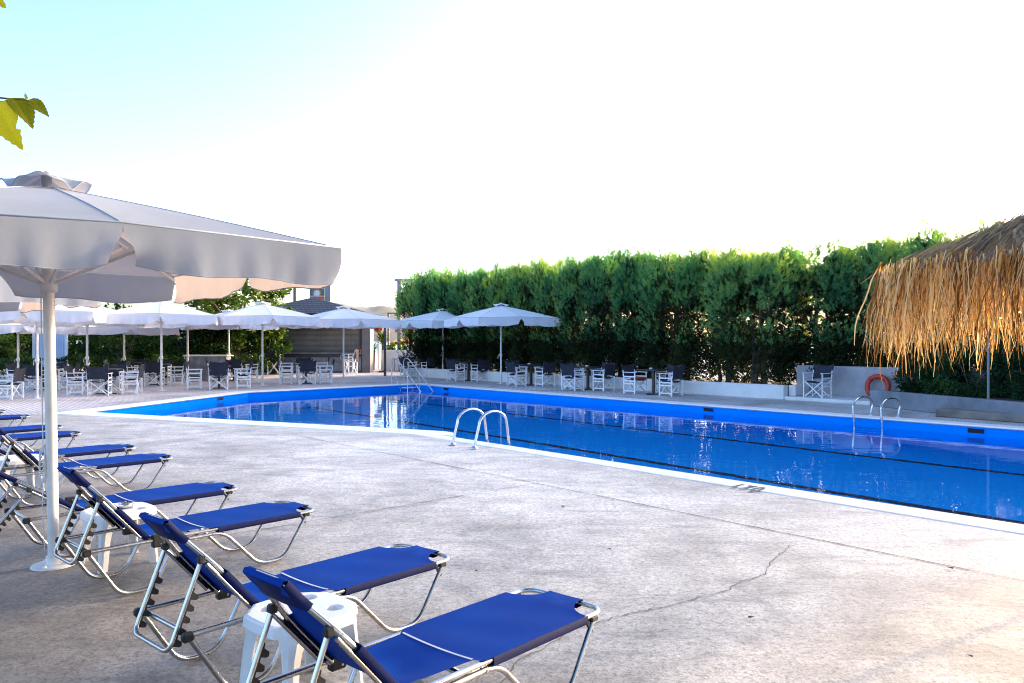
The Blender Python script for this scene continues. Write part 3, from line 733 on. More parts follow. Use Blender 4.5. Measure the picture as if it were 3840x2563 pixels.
# ------------------------------------------------------------------ sun loungers (local x: foot end is +x, hinge at 0)
ZR = .315
def leg_path(kind, y):
    if kind == 'front': p = [(.10,y,ZR-.03),(.44,y,ZR-.03),(.70,y,.014),(.90,y,.014),(1.085,y,ZR-.02)]
    else: p = [(-.41,y,ZR-.015),(-.23,y,.014),(-.03,y,.014),(.12,y,ZR-.03)]
    return fillet(p, .075, 6)
def make_lounger(back_deg, lname='sun_lounger'):
    r = empty(lname); W = .238
    fr = fillet([(-.43,-W,ZR),(1.18,-W,ZR),(1.18,W,ZR),(-.43,W,ZR)], .085, 8)
    MB().tube(fr, .0125, 10).build('frame', M['alu'], r)
    mb = MB().tube([(-.40,-W,ZR-.008),(-.40,W,ZR-.008)], .0125, 10); mb.tube([(.30,-W,ZR-.045),(.30,W,ZR-.045)], .010, 8)
    mb.build('crossbar', M['alu'], r)
    for y in (-W-.004, W+.004):
        MB().tube(leg_path('front', y), .0125, 10).build('leg', M['alu'], r)
        MB().tube(leg_path('rear', y*.985), .0125, 10).build('leg', M['alu'], r)
    # seat cloth with corner cut-outs at the foot and sleeves round the side tubes
    mb = MB(); xs = [0.0,.03,.07,.12,.18,.25,.32,.34,.36]+[.36+.06*i for i in range(1,12)]
    xs = [x for x in xs if x < 1.02]+[1.02,1.028,1.036,1.048,1.065,1.085,1.11,1.14,1.17,1.192]
    rows = []; edge = []
    for x in xs:
        sag = -.030*math.exp(-((x-.10)/.12)**2) - .010*math.sin(math.pi*min(1,max(0,x/1.17)))
        if x <= .32: w = .185+.028*(x/.32)
        elif x <= 1.02: w = min(W+.0145, .213+(x-.32)*1.6)
        else:
            t = min(1,(x-1.02)/.16); w = W+.0145-.150*math.sqrt(max(0,1-(1-t)**2))
        row = []
        for j in range(13):
            t = j/6-1; y = w*t; z = ZR+.015+sag*(1-t*t)+ .003*math.sin(x*19+y*7)*(1-t*t) + .005*math.exp(-((x-.06)/.07)**2)*math.sin(y*34) + .003*math.exp(-((x-1.12)/.05)**2)*math.sin(y*40)
            row.append((x,y,z))
        rows.append(row); edge.append(w)
    mb.grid(rows, 0, True)
    e = rows[-1]; mb.grid([e,[(p[0]+.004,p[1],ZR-.012) for p in e],[(p[0]-.05,p[1],ZR-.016) for p in e]],1,True)
    for sd in (-1,1):
        xx = [.40+.063*i for i in range(11)]
        prof = [(W+.0145,.0145),(W+.0165,.004),(W+.0165,-.012),(W+.012,-.026),(W-.02,-.030),(W-.05,-.020)]
        mb.grid([[(x, sd*pw, ZR+pz) for pw, pz in prof] for x in xx], 1, True)
    st = mb.build('seat_cloth', [M['fabric'],M['fabric_dark']], r)
    mb = MB(); mb.grid([[(.315+dx, -.212+.0353*j, ZR+.0185-.010*math.sin(math.pi*.27)*(1-(j/6-1)**2)) for j in range(13)] for dx in (0,.012)],0,True)
    mb.build('seam', M['seam'], st)
    # backrest
    a = R(back_deg); BL = .63
    def B(u, y, off=0): return Vector((-.02-u*math.cos(a)-off*math.sin(a), y, ZR+.02+u*math.sin(a)-off*math.cos(a)))
    WB = .215
    TW = lambda u: WB if u < BL*.48 else (WB*(1-.50*min(1,(u-BL*.48)/(BL*.38))) )
    bf = fillet([B(0,-WB,.03),B(BL*.48,-WB,.03),B(BL*.86,-WB*.5,.03),B(BL,-WB*.46,.03),B(BL,WB*.46,.03),B(BL*.86,WB*.5,.03),B(BL*.48,WB,.03),B(0,WB,.03)], [0,.12,.10,.05,.05,.10,.12,0], 7)
    bo = MB().tube(bf, .0125, 10)
    for y in (-WB,WB): bo.tube([B(.06,y,.055),B(.40,y,.055)], .010, 8)
    bo.build('backrest_frame', M['alu'], r)
    def bw(u):
        if u < BL*.49: return WB+.016
        if u < BL*.80: return TW(u)-.034*min(1,(u-BL*.49)/.015)
        return TW(u)+.016
    us = [BL*i/40 for i in range(41)]; rows = []
    for u in us:
        w = bw(u); row = []
        for j in range(13):
            t = j/6-1; row.append(B(u, w*t, .014+.018*(1-t*t)*math.sin(math.pi*u/BL)))
        rows.append(row)
    mb = MB().grid(rows, 0, True)
    mb.grid([rows[-1],[B(BL+.016,p.y,.03) for p in rows[-1]],[B(BL+.010,p.y,.046) for p in rows[-1]],[B(BL-.05,p.y,.048) for p in rows[-1]]],0,True)
    for sd in (-1,1):
        uu = [.02+(BL*.48-.02)*i/8 for i in range(9)]
        mb.grid([[B(u, sd*(bw(u)), .014), B(u, sd*(bw(u)+.002), .03), B(u, sd*(bw(u)-.004), .045), B(u, sd*(bw(u)-.05), .05)] for u in uu],1,True)
    rows2 = []
    for i in range(7):
        u = BL*.805+(BL*.20)*i/6; w = bw(u)
        rows2.append([B(u,w,.014),B(u,w+.007,.03),B(u,w,.046),B(u,0,.05),B(u,-w,.046),B(u,-w-.007,.03),B(u,-w,.014)])
    mb.grid(rows2,1,True)
    mb.build('backrest_cloth', [M['fabric'],M['fabric_dark']], r)
    # notched support bail
    pv = .41; WS = .175; z1 = ZR-.005
    top = B(pv,0,.05); end = Vector((-.475,0,ZR-.075)); 
    if back_deg < 38: end = Vector((-.62,0,ZR-.06))
    path = [(top.x,-WS,top.z),(end.x,-WS,end.z),(end.x,WS,end.z),(top.x,WS,top.z)]
    sp = MB().tube(fillet(path,.05,6), .011, 9).build('support_bail', M['alu'], r)
    dv = (end-top); Ld = dv.length; dv.normalize(); nv = Vector((dv.z,0,-dv.x)); nv = nv if nv.z < 0 else -nv
    for y in (-WS,WS):
        mb = MB(); k = 5; u0, u1 = Ld*.30, Ld*.93; pr_ = []
        for i in range(k):
            ua = u0+(u1-u0)*i/k; st_ = (u1-u0)/k
            pr_ += [(ua,.012),(ua+st_*.35,.014),(ua+st_*.55,.040),(ua+st_*.85,.044),(ua+st_*.98,.034),(ua+st_*.99,.012)]
        up_ = [top+dv*u for u,_ in pr_]; lo_ = [top+dv*u+nv*h for u,h in pr_]
        for yy, fl in ((y-.009,0),(y+.009,1)):
            vs = [(p.x,yy,p.z) for p in up_]+[(p.x,yy,p.z) for p in lo_]; m_ = len(up_)
            fs = [(i,i+1,m_+i+1,m_+i) for i in range(m_-1)]
            mb.add(vs, [f if fl else f[::-1] for f in fs])
        vs = [(p.x,y-.009,p.z) for p in lo_]+[(p.x,y+.009,p.z) for p in lo_]; m_ = len(lo_)
        mb.add(vs, [(i,i+1,m_+i+1,m_+i) for i in range(m_-1)])
        mb.build('notched_rack', M['black'], sp)
        pb_ = MB().box((top.x,y,top.z), (.035,.03,.035), None, 0, .006).build('pivot_block', M['black'], r)
    for y in (-W,W):
        mb = MB().box((.0,y-math.copysign(.010,y)*0,ZR-.004), (.075,.040,.085), None, 0, .008)
        for dz in (.018,-.022): mb.lathe([(.0055,0),(.0055,.004),(0,.005)], (0,0,0), 8) if False else None
        hb = mb.build('hinge_block', M['black'], r)
        MB().tube([(.012,y-.024,ZR+.015),(.012,y+.024,ZR+.015)], .0055, 8).tube([(.012,y-.024,ZR-.025),(.012,y+.024,ZR-.025)], .0055, 8).build('rivet', M['alu'], hb)
        MB().box((-.42,y,ZR-.006), (.055,.036,.042), None, 0, .01).build('end_cap', M['black'], r)
        MB().box((1.085,y,ZR-.016), (.05,.034,.026), None, 0, .006).bar((1.04,y,ZR-.02),(.985,y,ZR-.075) if False else (1.075,y,ZR-.075), .014, .012).build('foot_joint', M['black'], r)
        MB().tube([(.36,y-.02,ZR-.03),(.36,y+.02,ZR-.03)], .006, 8).tube([(.15,y-.02,ZR-.03),(.15,y+.02,ZR-.03)], .006, 8).build('bolt', M['alu'], r)
    return r
LG = {51: make_lounger(49), 35: make_lounger(33)}
LW = ['nearest blue sun lounger, cut by the bottom edge, white stool at its left', 'second nearest blue sun lounger, behind the white stool with a sunlit patch on its seat', 'raised blue lounger just right of the big parasol pole base', 'blue lounger with low backrest reaching behind the big parasol pole',
  'blue lounger whose foot end lies just right of the pole, raised backrest', 'blue lounger behind the first raised one left of the pole, low backrest', 'blue lounger partly cut by the left edge, nearer of a far pair', 'blue lounger partly cut by the left edge, farther of a far pair', 'small blue foot end far left, nearer of the last pair', 'farthest blue lounger foot end at the left edge']
TIPS = [(.433,3.72),(-.347,4.59),(-1.468,5.88),(-2.336,6.71),(-3.65,8.46),(-4.43,9.25),(-5.84,10.64),(-6.56,11.44),(-8.0,13.0),(-9.02,13.96)]
LANG = [48,48.5,47,46,46,46,46,46,46,46]; LB = [51,51,51,35,51,35,51,35,51,51]
used = set(); LH = []
for i, (x, y) in enumerate(TIPS):
    b = LB[i]; o = LG[b] if b not in used else copy_tree(LG[b]); used.add(b)
    a = R(LANG[i]); dv = Vector((math.cos(a),math.sin(a),0)); lat = Vector((-math.sin(a),math.cos(a),0))
    F = Vector((x,y,0)) - dv*.03 + lat*.222
    H = F - dv*1.16; LH.append((H, dv, lat))
    o.location = (H.x,H.y,.005); o.rotation_euler = (0,0,a)
    tag(o, LW[i], 'sun lounger', 'blue sun loungers lined up on the concrete deck')

# ------------------------------------------------------------------ white plastic stool tables
def make_stool():
    r = empty('stool_table'); H = .385; h = .215
    def outline(hw, c=.075, dent=.022):
        pts = []
        for k in range(4):
            a = k*math.pi/2; ca, sa = math.cos(a), math.sin(a)
            for x, y in ((hw*1.0,-hw+c*1.25),(hw*1.035,-hw*.3),(hw*1.045,0),(hw*1.035,hw*.3),(hw,hw-c*1.25),(hw-dent,hw-c*1.05),(hw-c*.62,hw-c*.62+.0),(hw-c*1.05,hw-dent)):
                pts.append((x*ca-y*sa, x*sa+y*ca))
        return pts
    mb = MB(); holes = [(.105,.105),(-.105,.105),(-.105,-.105),(.105,-.105)]
    out = outline(h-.012); loops = [[Vector((x,y,0)) for x,y in out]]
    circ = [[(cx+.042*math.cos(-2*math.pi*j/20), cy+.042*math.sin(-2*math.pi*j/20)) for j in range(20)] for cx,cy in holes]
    for c_ in circ: loops.append([Vector((x,y,0)) for x,y in c_])
    allv = [v for l in loops for v in l]; fs = []
    for t in tessellate_polygon(loops):
        A,B_,C_ = (allv[i] for i in t); fs.append(t if (B_-A).cross(C_-A).z > 0 else t[::-1])
    mb.add([(v.x,v.y,H) for v in allv], fs)
    rows = [[(x,y,z) for x,y in outline(hw)] for hw,z in ((h-.012,H),(h-.004,H-.003),(h,H-.012),(h+.004,H-.05),(h+.001,H-.052),(h-.006,H-.03))]
    mb.grid(rows, 0, False, closed=True)
    for c_ in circ:
        mb.grid([[(x,y,H) for x,y in c_],[(x,y,H-.03) for x,y in c_]],0,True,closed=True)
        mb.add([(x,y,H-.03) for x,y in c_],[tuple(range(19,-1,-1))])
    mb.add([(x,y,H-.034) for x,y in outline(h-.008)], [tuple(range(31,-1,-1))])
    mb.build('top', M['plastic'], r)
    for k in range(4):
        a = k*math.pi/2+math.pi/4; ca, sa = math.cos(a), math.sin(a); mb = MB(); rows = []
        for z, rad, w in ((H-.04,.225,.085),(H-.075,.228,.062),(H-.13,.232,.045),(.2,.240,.038),(.0,.262,.032)):
            prof = [(-w,-w*.9+.0),(-w*.55,.012),(0,.02),(w*.55,.012),(w,-w*.9),(w-.008,-w*.9-.006),(w*.5,-.004),(0,.008),(-w*.5,-.004),(-w+.008,-w*.9-.006)]
            rows.append([((rad+q_)*ca-p_*sa, (rad+q_)*sa+p_*ca, z) for p_,q_ in prof])
        mb.grid(rows, 0, False, closed=True); mb.add(rows[-1],[tuple(range(9,-1,-1))])
        mb.build('leg', M['plastic'], r)
    return r
stool = make_stool()
SP = [((-.95,3.52), 48, 'white plastic stool table with cup holes, behind the nearest lounger'), None, None]
def between(i, j, back):
    (h1,d1,l1),(h2,d2,l2) = LH[i], LH[j]; c = (h1+h2)/2 - d1*back; return (c.x,c.y)
SP[1] = ((-2.82,5.60), 47, 'white plastic stool table with a metal ashtray, beside the big parasol pole')
SP[2] = (between(4,5,.12), 46, 'white plastic stool table seen left of the pole between far loungers')
for i, (xy_, a, lb_) in enumerate(SP):
    o = stool if i == 0 else copy_tree(stool); o.location = (xy_[0],xy_[1],.005); o.rotation_euler = (0,0,R(a)); tag(o, lb_, 'stool table', 'white plastic stool tables between loungers')
mb = MB().lathe([(.0,.004),(.042,.004),(.047,.0),(.048,.035),(.044,.036),(.043,.012),(.0,.010)], n=24)
for k in range(3): mb.box((.046*math.cos(k*2.1),.046*math.sin(k*2.1),.036),(.012,.012,.006),None,0,.002)
o = mb.build('ashtray', M['chrome']); o.location = (-2.78,5.62,.39); tag(o, 'small round metal ashtray on the farther white stool', 'ashtray')

# ------------------------------------------------------------------ director's chairs (front is +x)
def make_chair(name, tall=0.0):
    r = empty(name); D, W = .205, .265; zb = tall
    for sd in (-1,1):
        y = sd*W; mb = MB()
        mb.bar((D,y,0),(D,y,.625+zb), .024, .040, (1,0,0), bev=.003)
        mb.bar((-D+.0,y,0),(-D,y,.46+zb), .024, .040, (1,0,0), bev=.003); mb.bar((-D,y,.461+zb),(-D-.05,y,.70+zb), .022, .036, (1,0,0), bev=.003)
        for z in (.085,.30+zb,.385+zb,.51+zb): mb.bar((-D+.02,y,z),(D-.02,y,z), .02, .036, bev=.003)
        if tall: mb.bar((-D+.02,y,.36),(D-.02,y,.36), .02, .036, bev=.003)
        mb.box((.0,y,.635+zb),(.52,.055,.02),None,0,.005)
        mb.build('side_frame', M['whitewood'], r)
    for x in (D-.035,-D+.035):
        mb = MB(); mb.bar((x,-W+.02,.03),(x,W-.03,.425+zb), .022, .04, (1,0,0), bev=.003); mb.bar((x+.024,W-.02,.03),(x+.024,-W+.03,.425+zb), .022, .04, (1,0,0), bev=.003)
        mb.build('cross_legs', M['whitewood'], r)
    rows = [[(-D+.02+(2*D-.04)*i/6, -W+.03+(2*W-.06)*j/10, .425+zb-.035*(1-(j/5-1)**2)) for j in range(11)] for i in range(7)]
    mb = MB().grid(rows,0,True); mb.grid([[(p[0],p[1],p[2]-.006) for p in rw] for rw in rows][::-1],0,True)
    mb.build('seat', M['sling'], r)
    rows = []
    for i in range(9):
        u = i/8; z = .47+zb+.40*u; x = -D-.005-.075*u
        rows.append([(x-.035*(1-(j/7-1)**2)*(.5+.5*u), (W+.012)*(.93+.07*u)*(j/7-1), z-.05*u*(1-(j/7-1)**2)+.015*(1-u)*(1-(j/7-1)**2)) for j in range(15)])
    mb = MB().grid(rows,0,True); mb.grid([[(p[0]-.010,p[1],p[2]) for p in rw] for rw in rows][::-1],0,True)
    mb.grid([rows[-1],[(p[0]-.010,p[1],p[2]) for p in rows[-1]]],0,True)
    for sd in (-1,1): mb.tube([(-D-.01,sd*(W-.01),.46+zb),(-D-.095,sd*(W+.01),.885+zb)], .017, 6)
    mb.build('backrest', M['sling'], r)
    return r
def make_table():
    r = empty('dining_table')
    MB().box((0,0,.725),(.72,.72,.03),None,0,.006).build('tabletop', M['tabletop'], r)
    MB().bar((0,0,.02),(0,0,.71),.075,.075,(1,0,0),bev=.004).build('pedestal', M['tabletop'], r)
    MB().bar((-.28,0,.016),(.28,0,.016),.06,.03,bev=.004).bar((0,-.28,.0145),(0,.28,.0145),.06,.027,bev=.004).build('base', M['tabletop'], r)
    return r
chair0 = make_chair('directors_chair'); table0 = make_table(); tall0 = make_chair('bar_chair', .29)
first = {'c': True, 't': True, 'b': True}
def place(kind, x, y, z, yaw, label, group):
    src = {'c':chair0,'t':table0,'b':tall0}[kind]
    o = src if first[kind] else copy_tree(src); first[kind] = False
    o.location = (x,y,z); o.rotation_euler = (0,0,yaw)
    tag(o, label, {'c':'chair','t':'table','b':'bar chair'}[kind], group); return o
rnd = random.Random(12)
def table_group(x, y, yaw, rad, sides, tname, turn=0):
    place('t', x, y, .0, R(yaw), 'dark square dining table ' + tname, 'dark dining tables on the terrace')
    SIDE = {'l':(180,'left side'), 'r':(0,'right side'), 'n':(270,'near side'), 'f':(90,'far side')}
    for k in sides:
        an, w = SIDE[k]; a = R(yaw+an+turn); j = rnd.uniform(-7,7); rr = rad+rnd.uniform(-.05,.06)
        place('c', x+rr*math.cos(a), y+rr*math.sin(a), .0, a+math.pi+R(j), "white director's chair, %s of the table %s" % (w, tname), 'white directors chairs on the terrace')
SA = math.degrees(math.atan2(SY,SX))       # tables of the hedge row follow the pool
table_group(4.12, 22.75, SA, .66, 'lrf', 'ending the hedge row at right')
table_group(2.43, 25.0, SA, .66, 'lrnf', 'second from right along the hedge')
table_group(.67, 27.35, SA, .66, 'lrnf', 'right of the rightmost parasol pole')
table_group(-1.69, 30.4, SA, .66, 'lrnf', 'between the two rightmost parasol poles')
table_group(-3.93, 33.6, SA, .66, 'lrnf', 'behind the chrome stair rails')
table_group(-11.95, 23.0, 14, .70, 'lrnf', 'right of the big foreground pole')
table_group(-9.6, 25.6, 20, .70, 'lrnf', 'in front of the stone counter')
table_group(-7.5, 28.4, 18, .70, 'lrnf', 'in front of the bar shutters')
table_group(-10.8, 30.3, 20, .68, 'lrnf', 'behind, beside the stone counter')
table_group(-12.5, 27.6, 15, .68, 'lrnf', 'behind, between the left poles')
table_group(-8.6, 32.2, 15, .68, 'lrnf', 'by the left bar end')
table_group(-14.4, 29.6, 15, .68, 'lrnf', 'in the rear row before the box bushes')
table_group(-14.15, 20.9, 8, .70, 'r', 'cut off by the left edge')
table_group(-15.0, 25.0, 10, .68, 'lrnf', 'behind, left of the big pole')
place('c', 7.92, 20.25, .1, R(217), "lone white director's chair on the white step by the grey wall", 'white directors chairs on the terrace')
place('b', -12.2, 35.6, 0, R(95), "tall white bar chair at the left end of the bar", 'tall bar chairs')
place('b', -10.85, 35.6, 0, R(100), "tall white bar chair with charcoal back facing the bar shutter", 'tall bar chairs')
place('b', -7.5, 36.3, 0, R(170), "tall white bar chair at right of the bar with black cloth on it", 'tall bar chairs')
rng = random.Random(2); mb = MB(); rows = []
for i in range(9):
    rows.append([(-.30-.02*math.sin(j*.9+i*.5)-.006*i, -.14+.028*j+.01*math.sin(i*1.1), 1.16-.075*i-.01*math.sin(j*1.4)) for j in range(11)])
mb.grid(rows,0,True); o = mb.build('black_cloth', M['sling']); o.location = (-7.5,36.3,.0); o.rotation_euler = (0,0,R(170)); tag(o, 'black cloth hung over the back of the right bar chair', 'cloth')
o = MB().box((0,0,.04),(.38,.34,.07),None,0,.025).build('red_cushion', M['red']); o.location = (3.77,23.25,.405); o.rotation_euler = (0,0,R(40)); tag(o, 'red cushion on a chair at the rightmost dining table', 'cushion')
for i,(x,y,w) in enumerate([(4.05,22.8,'rightmost'),(2.4,25.05,'second from right'),(.6,27.4,'third from right')]):
    o = MB().lathe([(0,.002),(.045,.002),(.05,.0),(.055,.04),(.05,.04),(.045,.01),(0,.01)],n=14).build('table_ashtray', M['plastic']); o.location = (x,y,.741); tag(o, 'small white ashtray on the %s dining table by the hedge' % w, 'ashtray', 'ashtrays on the dining tables')

# ------------------------------------------------------------------ pool rails
def arch_rail(foot, top, ent, z_top, label, n_sp, steps=True):
    r = empty('pool_ladder', P(foot[0], foot[1], 0)); base = P(foot[0], foot[1], 0)
    def Q(s,n,z): return P(s,n,z)-base
    for k in (0,1):
        s = foot[0]+k*n_sp
        p = [Q(s,foot[1],.03)]
        for i in range(15):
            a = math.pi*(1-i/14); p.append(Q(s, (foot[1]+ent)/2 - math.cos(math.pi-a)*(ent-foot[1])*.40*-1 if False else (foot[1]+.06+ent-.03)/2+math.cos(a)*(ent-foot[1]-.16)/2, z_top-.19+.19*math.sin(a)))
        p += [Q(s,ent,-.1), Q(s,ent+.02,-.6), Q(s,ent-.06,-1.15)]
        MB().tube(p, .0215, 12).build('rail', M['chrome'], r)
        MB().lathe([(.058,-.004),(.058,.008),(.03,.016),(.022,.03)], Q(s,foot[1],.018), 18).build('flange', M['chrome'], r)
    for z in (-.42,-.70,-.98):
        MB().bar(Q(foot[0]+.02,ent-.03,z), Q(foot[0]+n_sp-.02,ent-.03,z), .07, .02, bev=.004).build('rung', M['chrome'], r)
    tag(r, label, 'pool ladder'); return r
arch_rail((-9.42,7.16), None, 7.86, .53, 'chrome arched pool ladder rails on the near coping', .52)
r = arch_rail((-7.28,16.55), None, 15.80, .41, 'chrome arched pool ladder rails on the far side at right', .56)
# stair with handrails in the far corner
r = empty('pool_stair', P(-23.6,15.55,0)); base = P(-23.6,15.55,0)
Q = lambda s,n,z: P(s,n,z)-base
for n0 in (15.32,15.82):
    MB().tube(fillet([Q(-23.75,n0,.02),Q(-23.72,n0,.93),Q(-23.42,n0,.93),Q(-21.75,n0,-.30),Q(-21.4,n0,-.6)],[0,.16,.16,.1,0],8), .021, 10).build('handrail', M['chrome'], r)
    MB().tube([Q(-22.75,n0,.42),Q(-22.72,n0,-.55)], .019, 8).build('post', M['chrome'], r)
    MB().tube(fillet([Q(-23.73,n0,.26),Q(-23.5,n0,.26),Q(-22.95,n0,-.45)],.08,6), .017, 8).build('brace', M['chrome'], r)
for k in range(4):
    a = Q(-23.02+.30*k,15.34,-.09-.26*k); b = Q(-23.02+.30*k,15.80,-.09-.26*k)
    MB().bar(a,b,.24,.03,bev=.006).build('tread', M['plastic'], r)
tag(r, 'chrome pool stair with two sloping handrails and white treads', 'pool stair')
# skimmer mouths in the pool wall
def skimmer(a, b, label):
    a, b = Vector(a), Vector(b); dv = (b-a).normalized(); nr = Vector((-dv.y,dv.x,0)); c = (a+b)/2
    Mx = Matrix((dv,nr,(0,0,1))).transposed()
    f = MB()
    L_ = (b-a).length
    for (cx,cz,sx,sz) in ((0,.05,L_+.03,.015),(0,-.05,L_+.03,.015),(-L_/2-.008,0,.015,.085),(L_/2+.008,0,.015,.085)):
        f.box(c+dv*cx+Vector((0,0,cz-.085)),(sx,.014,sz),Mx)
    o = f.build('skimmer', M['pool'])
    MB().box(c+Vector((0,0,-.085)),(L_,.006,.085),Mx).build('mouth', M['dark'], o)
    tag(o, label, 'skimmer', 'skimmer openings in the pool wall')
for s, lb_ in ((-5.1,'dark skimmer opening in the far pool wall, right'),(-10.9,'dark skimmer opening in the far pool wall, middle'),(-21.4,'dark skimmer opening near the far corner by the stair')):
    skimmer(P(s-.14,15.996,0), P(s+.14,15.996,0), lb_)
pB, pC = P(-23.05,9.75), P(-19.1,4.35); m0 = pB.lerp(pC,.22); dv = (pC-pB).normalized()
skimmer(m0-dv*.14+Vector((.004,-.002,0)), m0+dv*.14+Vector((.004,-.002,0)), 'dark skimmer opening in the left end wall of the pool')
# painted depth number on the coping
cu = bpy.data.curves.new('depth_number','FONT'); cu.body = '170'; cu.size = .22; cu.align_x = 'CENTER'; cu.offset = .006; cu.space_character = 1.25
tmp = bpy.data.objects.new('tmp', cu); COL.objects.link(tmp); bpy.context.view_layer.update()
me = bpy.data.meshes.new_from_object(tmp.evaluated_get(bpy.context.evaluated_depsgraph_get())); bpy.data.objects.remove(tmp)
me.materials.clear(); me.materials.append(M['black'])
o = obj('depth_number', me); o.location = P(-4.58,7.31,.0205); o.rotation_euler = (0,0,math.atan2(SY,SX)); o.scale = (.9,1.6,1); tag(o, 'black painted depth number 170 on the white near coping', 'painted number')

# ------------------------------------------------------------------ thatched parasol on the near deck
def thatch():
    c = Vector((3.83,5.05,0)); r = empty('thatched_parasol', c); rnd = random.Random(21)
    RZ, ZA, RE = 2.07, 2.56, 1.30
    def strand(mb, p0, d, L_, w, seg, droop, curl):
        # a limp leaf strip: starts along d and bends towards the ground
        pts = []; p = Vector(p0); dv = Vector(d).normalized(); sd = dv.cross(Vector((0,0,1)))
        sd = sd.normalized() if sd.length > .01 else Vector((1,0,0))
        tw = rnd.uniform(-.9,.9); vs = []
        for i in range(seg+1):
            t = i/seg; ww = w*(1-.75*t**2)
            s2 = (sd*math.cos(tw*t*2) + Vector((-sd.y,sd.x,0))*math.sin(tw*t*2))
            vs += [p+s2*ww/2, p-s2*ww/2]
            dv = (dv + Vector((rnd.uniform(-curl,curl),rnd.uniform(-curl,curl),-droop))).normalized()
            p = p + dv*(L_/seg)
        mb.add(vs, [(2*i,2*i+1,2*i+3,2*i+2) for i in range(seg)], 0, True)
    top = MB()
    for k in range(3800):
        a = rnd.uniform(0,2*math.pi); u = rnd.random()**.6
        rr = .05+(RE-.22)*u; z = ZA-(ZA-RZ)*(rr/RE)**1.12+rnd.uniform(-.01,.05)
        out = Vector((math.cos(a+rnd.gauss(0,.3)),math.sin(a+rnd.gauss(0,.3)),-.38+rnd.uniform(-.2,.3)))
        strand(top, (rr*math.cos(a),rr*math.sin(a),z), out, rnd.uniform(.16,.42), rnd.uniform(.004,.018), 4, .16, .16)
    # closed underlay of matted leaf so that the roof is opaque
    top.grid([[Vector((RE*u*math.cos(j*math.pi/24),RE*u*math.sin(j*math.pi/24),ZA-(ZA-RZ)*u**1.12-.02)) for j in range(48)] for u in (.02,.3,.6,.85,.98)],0,True,closed=True)
    top.build('thatch_roof', M['thatch_top'], r)
    fr = MB()
    for k in range(4000):
        a = rnd.uniform(0,2*math.pi); rr = RE*rnd.uniform(.88,1.02); z = RZ+rnd.uniform(-.05,.07)
        out = Vector((math.cos(a)*.16+rnd.gauss(0,.13),math.sin(a)*.16+rnd.gauss(0,.13),-.9))
        Ln = rnd.uniform(.30,.58) if rnd.random() < .88 else rnd.uniform(.54,.76)
        strand(fr, (rr*math.cos(a),rr*math.sin(a),z), out, Ln, rnd.choice([.003,.003,.004,.004,.005,.006,.007,.009,.014]), 9, .26, .24)
    fr.build('fringe', M['thatch_fringe'], r)
    MB().tube([(0,0,0),(0,0,2.62)], .035, 12).build('pole', M['wood'], r)
    for k in range(8):
        a = k*math.pi/4; MB().bar((.03*math.cos(a),.03*math.sin(a),2.58),(RE*.97*math.cos(a),RE*.97*math.sin(a),RZ-.02),.03,.03).build('rib', M['wood'], r)
    MB().lathe([(.0,.05),(.26,.05),(.28,.03),(.28,0)],n=24).build('base', M['blockwall'], r)
    tag(r, 'thatched palm parasol with long golden hanging fringe at right', 'parasol')
thatch()
# thin bare pole standing in the cement planter
r = empty('parasol_pole', (9.76,16.0,.33)); MB().tube([(0,0,0),(0,0,1.1)],.026,10).build('lower_tube', M['greymetal'], r); MB().tube([(0,0,1.1),(.0,0,2.1)],.019,10).build('upper_tube', M['greymetal'], r)
MB().lathe([(.027,1.05),(.034,1.06),(.034,1.12),(.02,1.13)],n=12).tube([(-.03,0,1.09),(-.16,-.05,1.09)],.008,6).build('clamp', M['greymetal'], r); tag(r, 'thin grey parasol pole without canopy in the cement planter', 'pole')

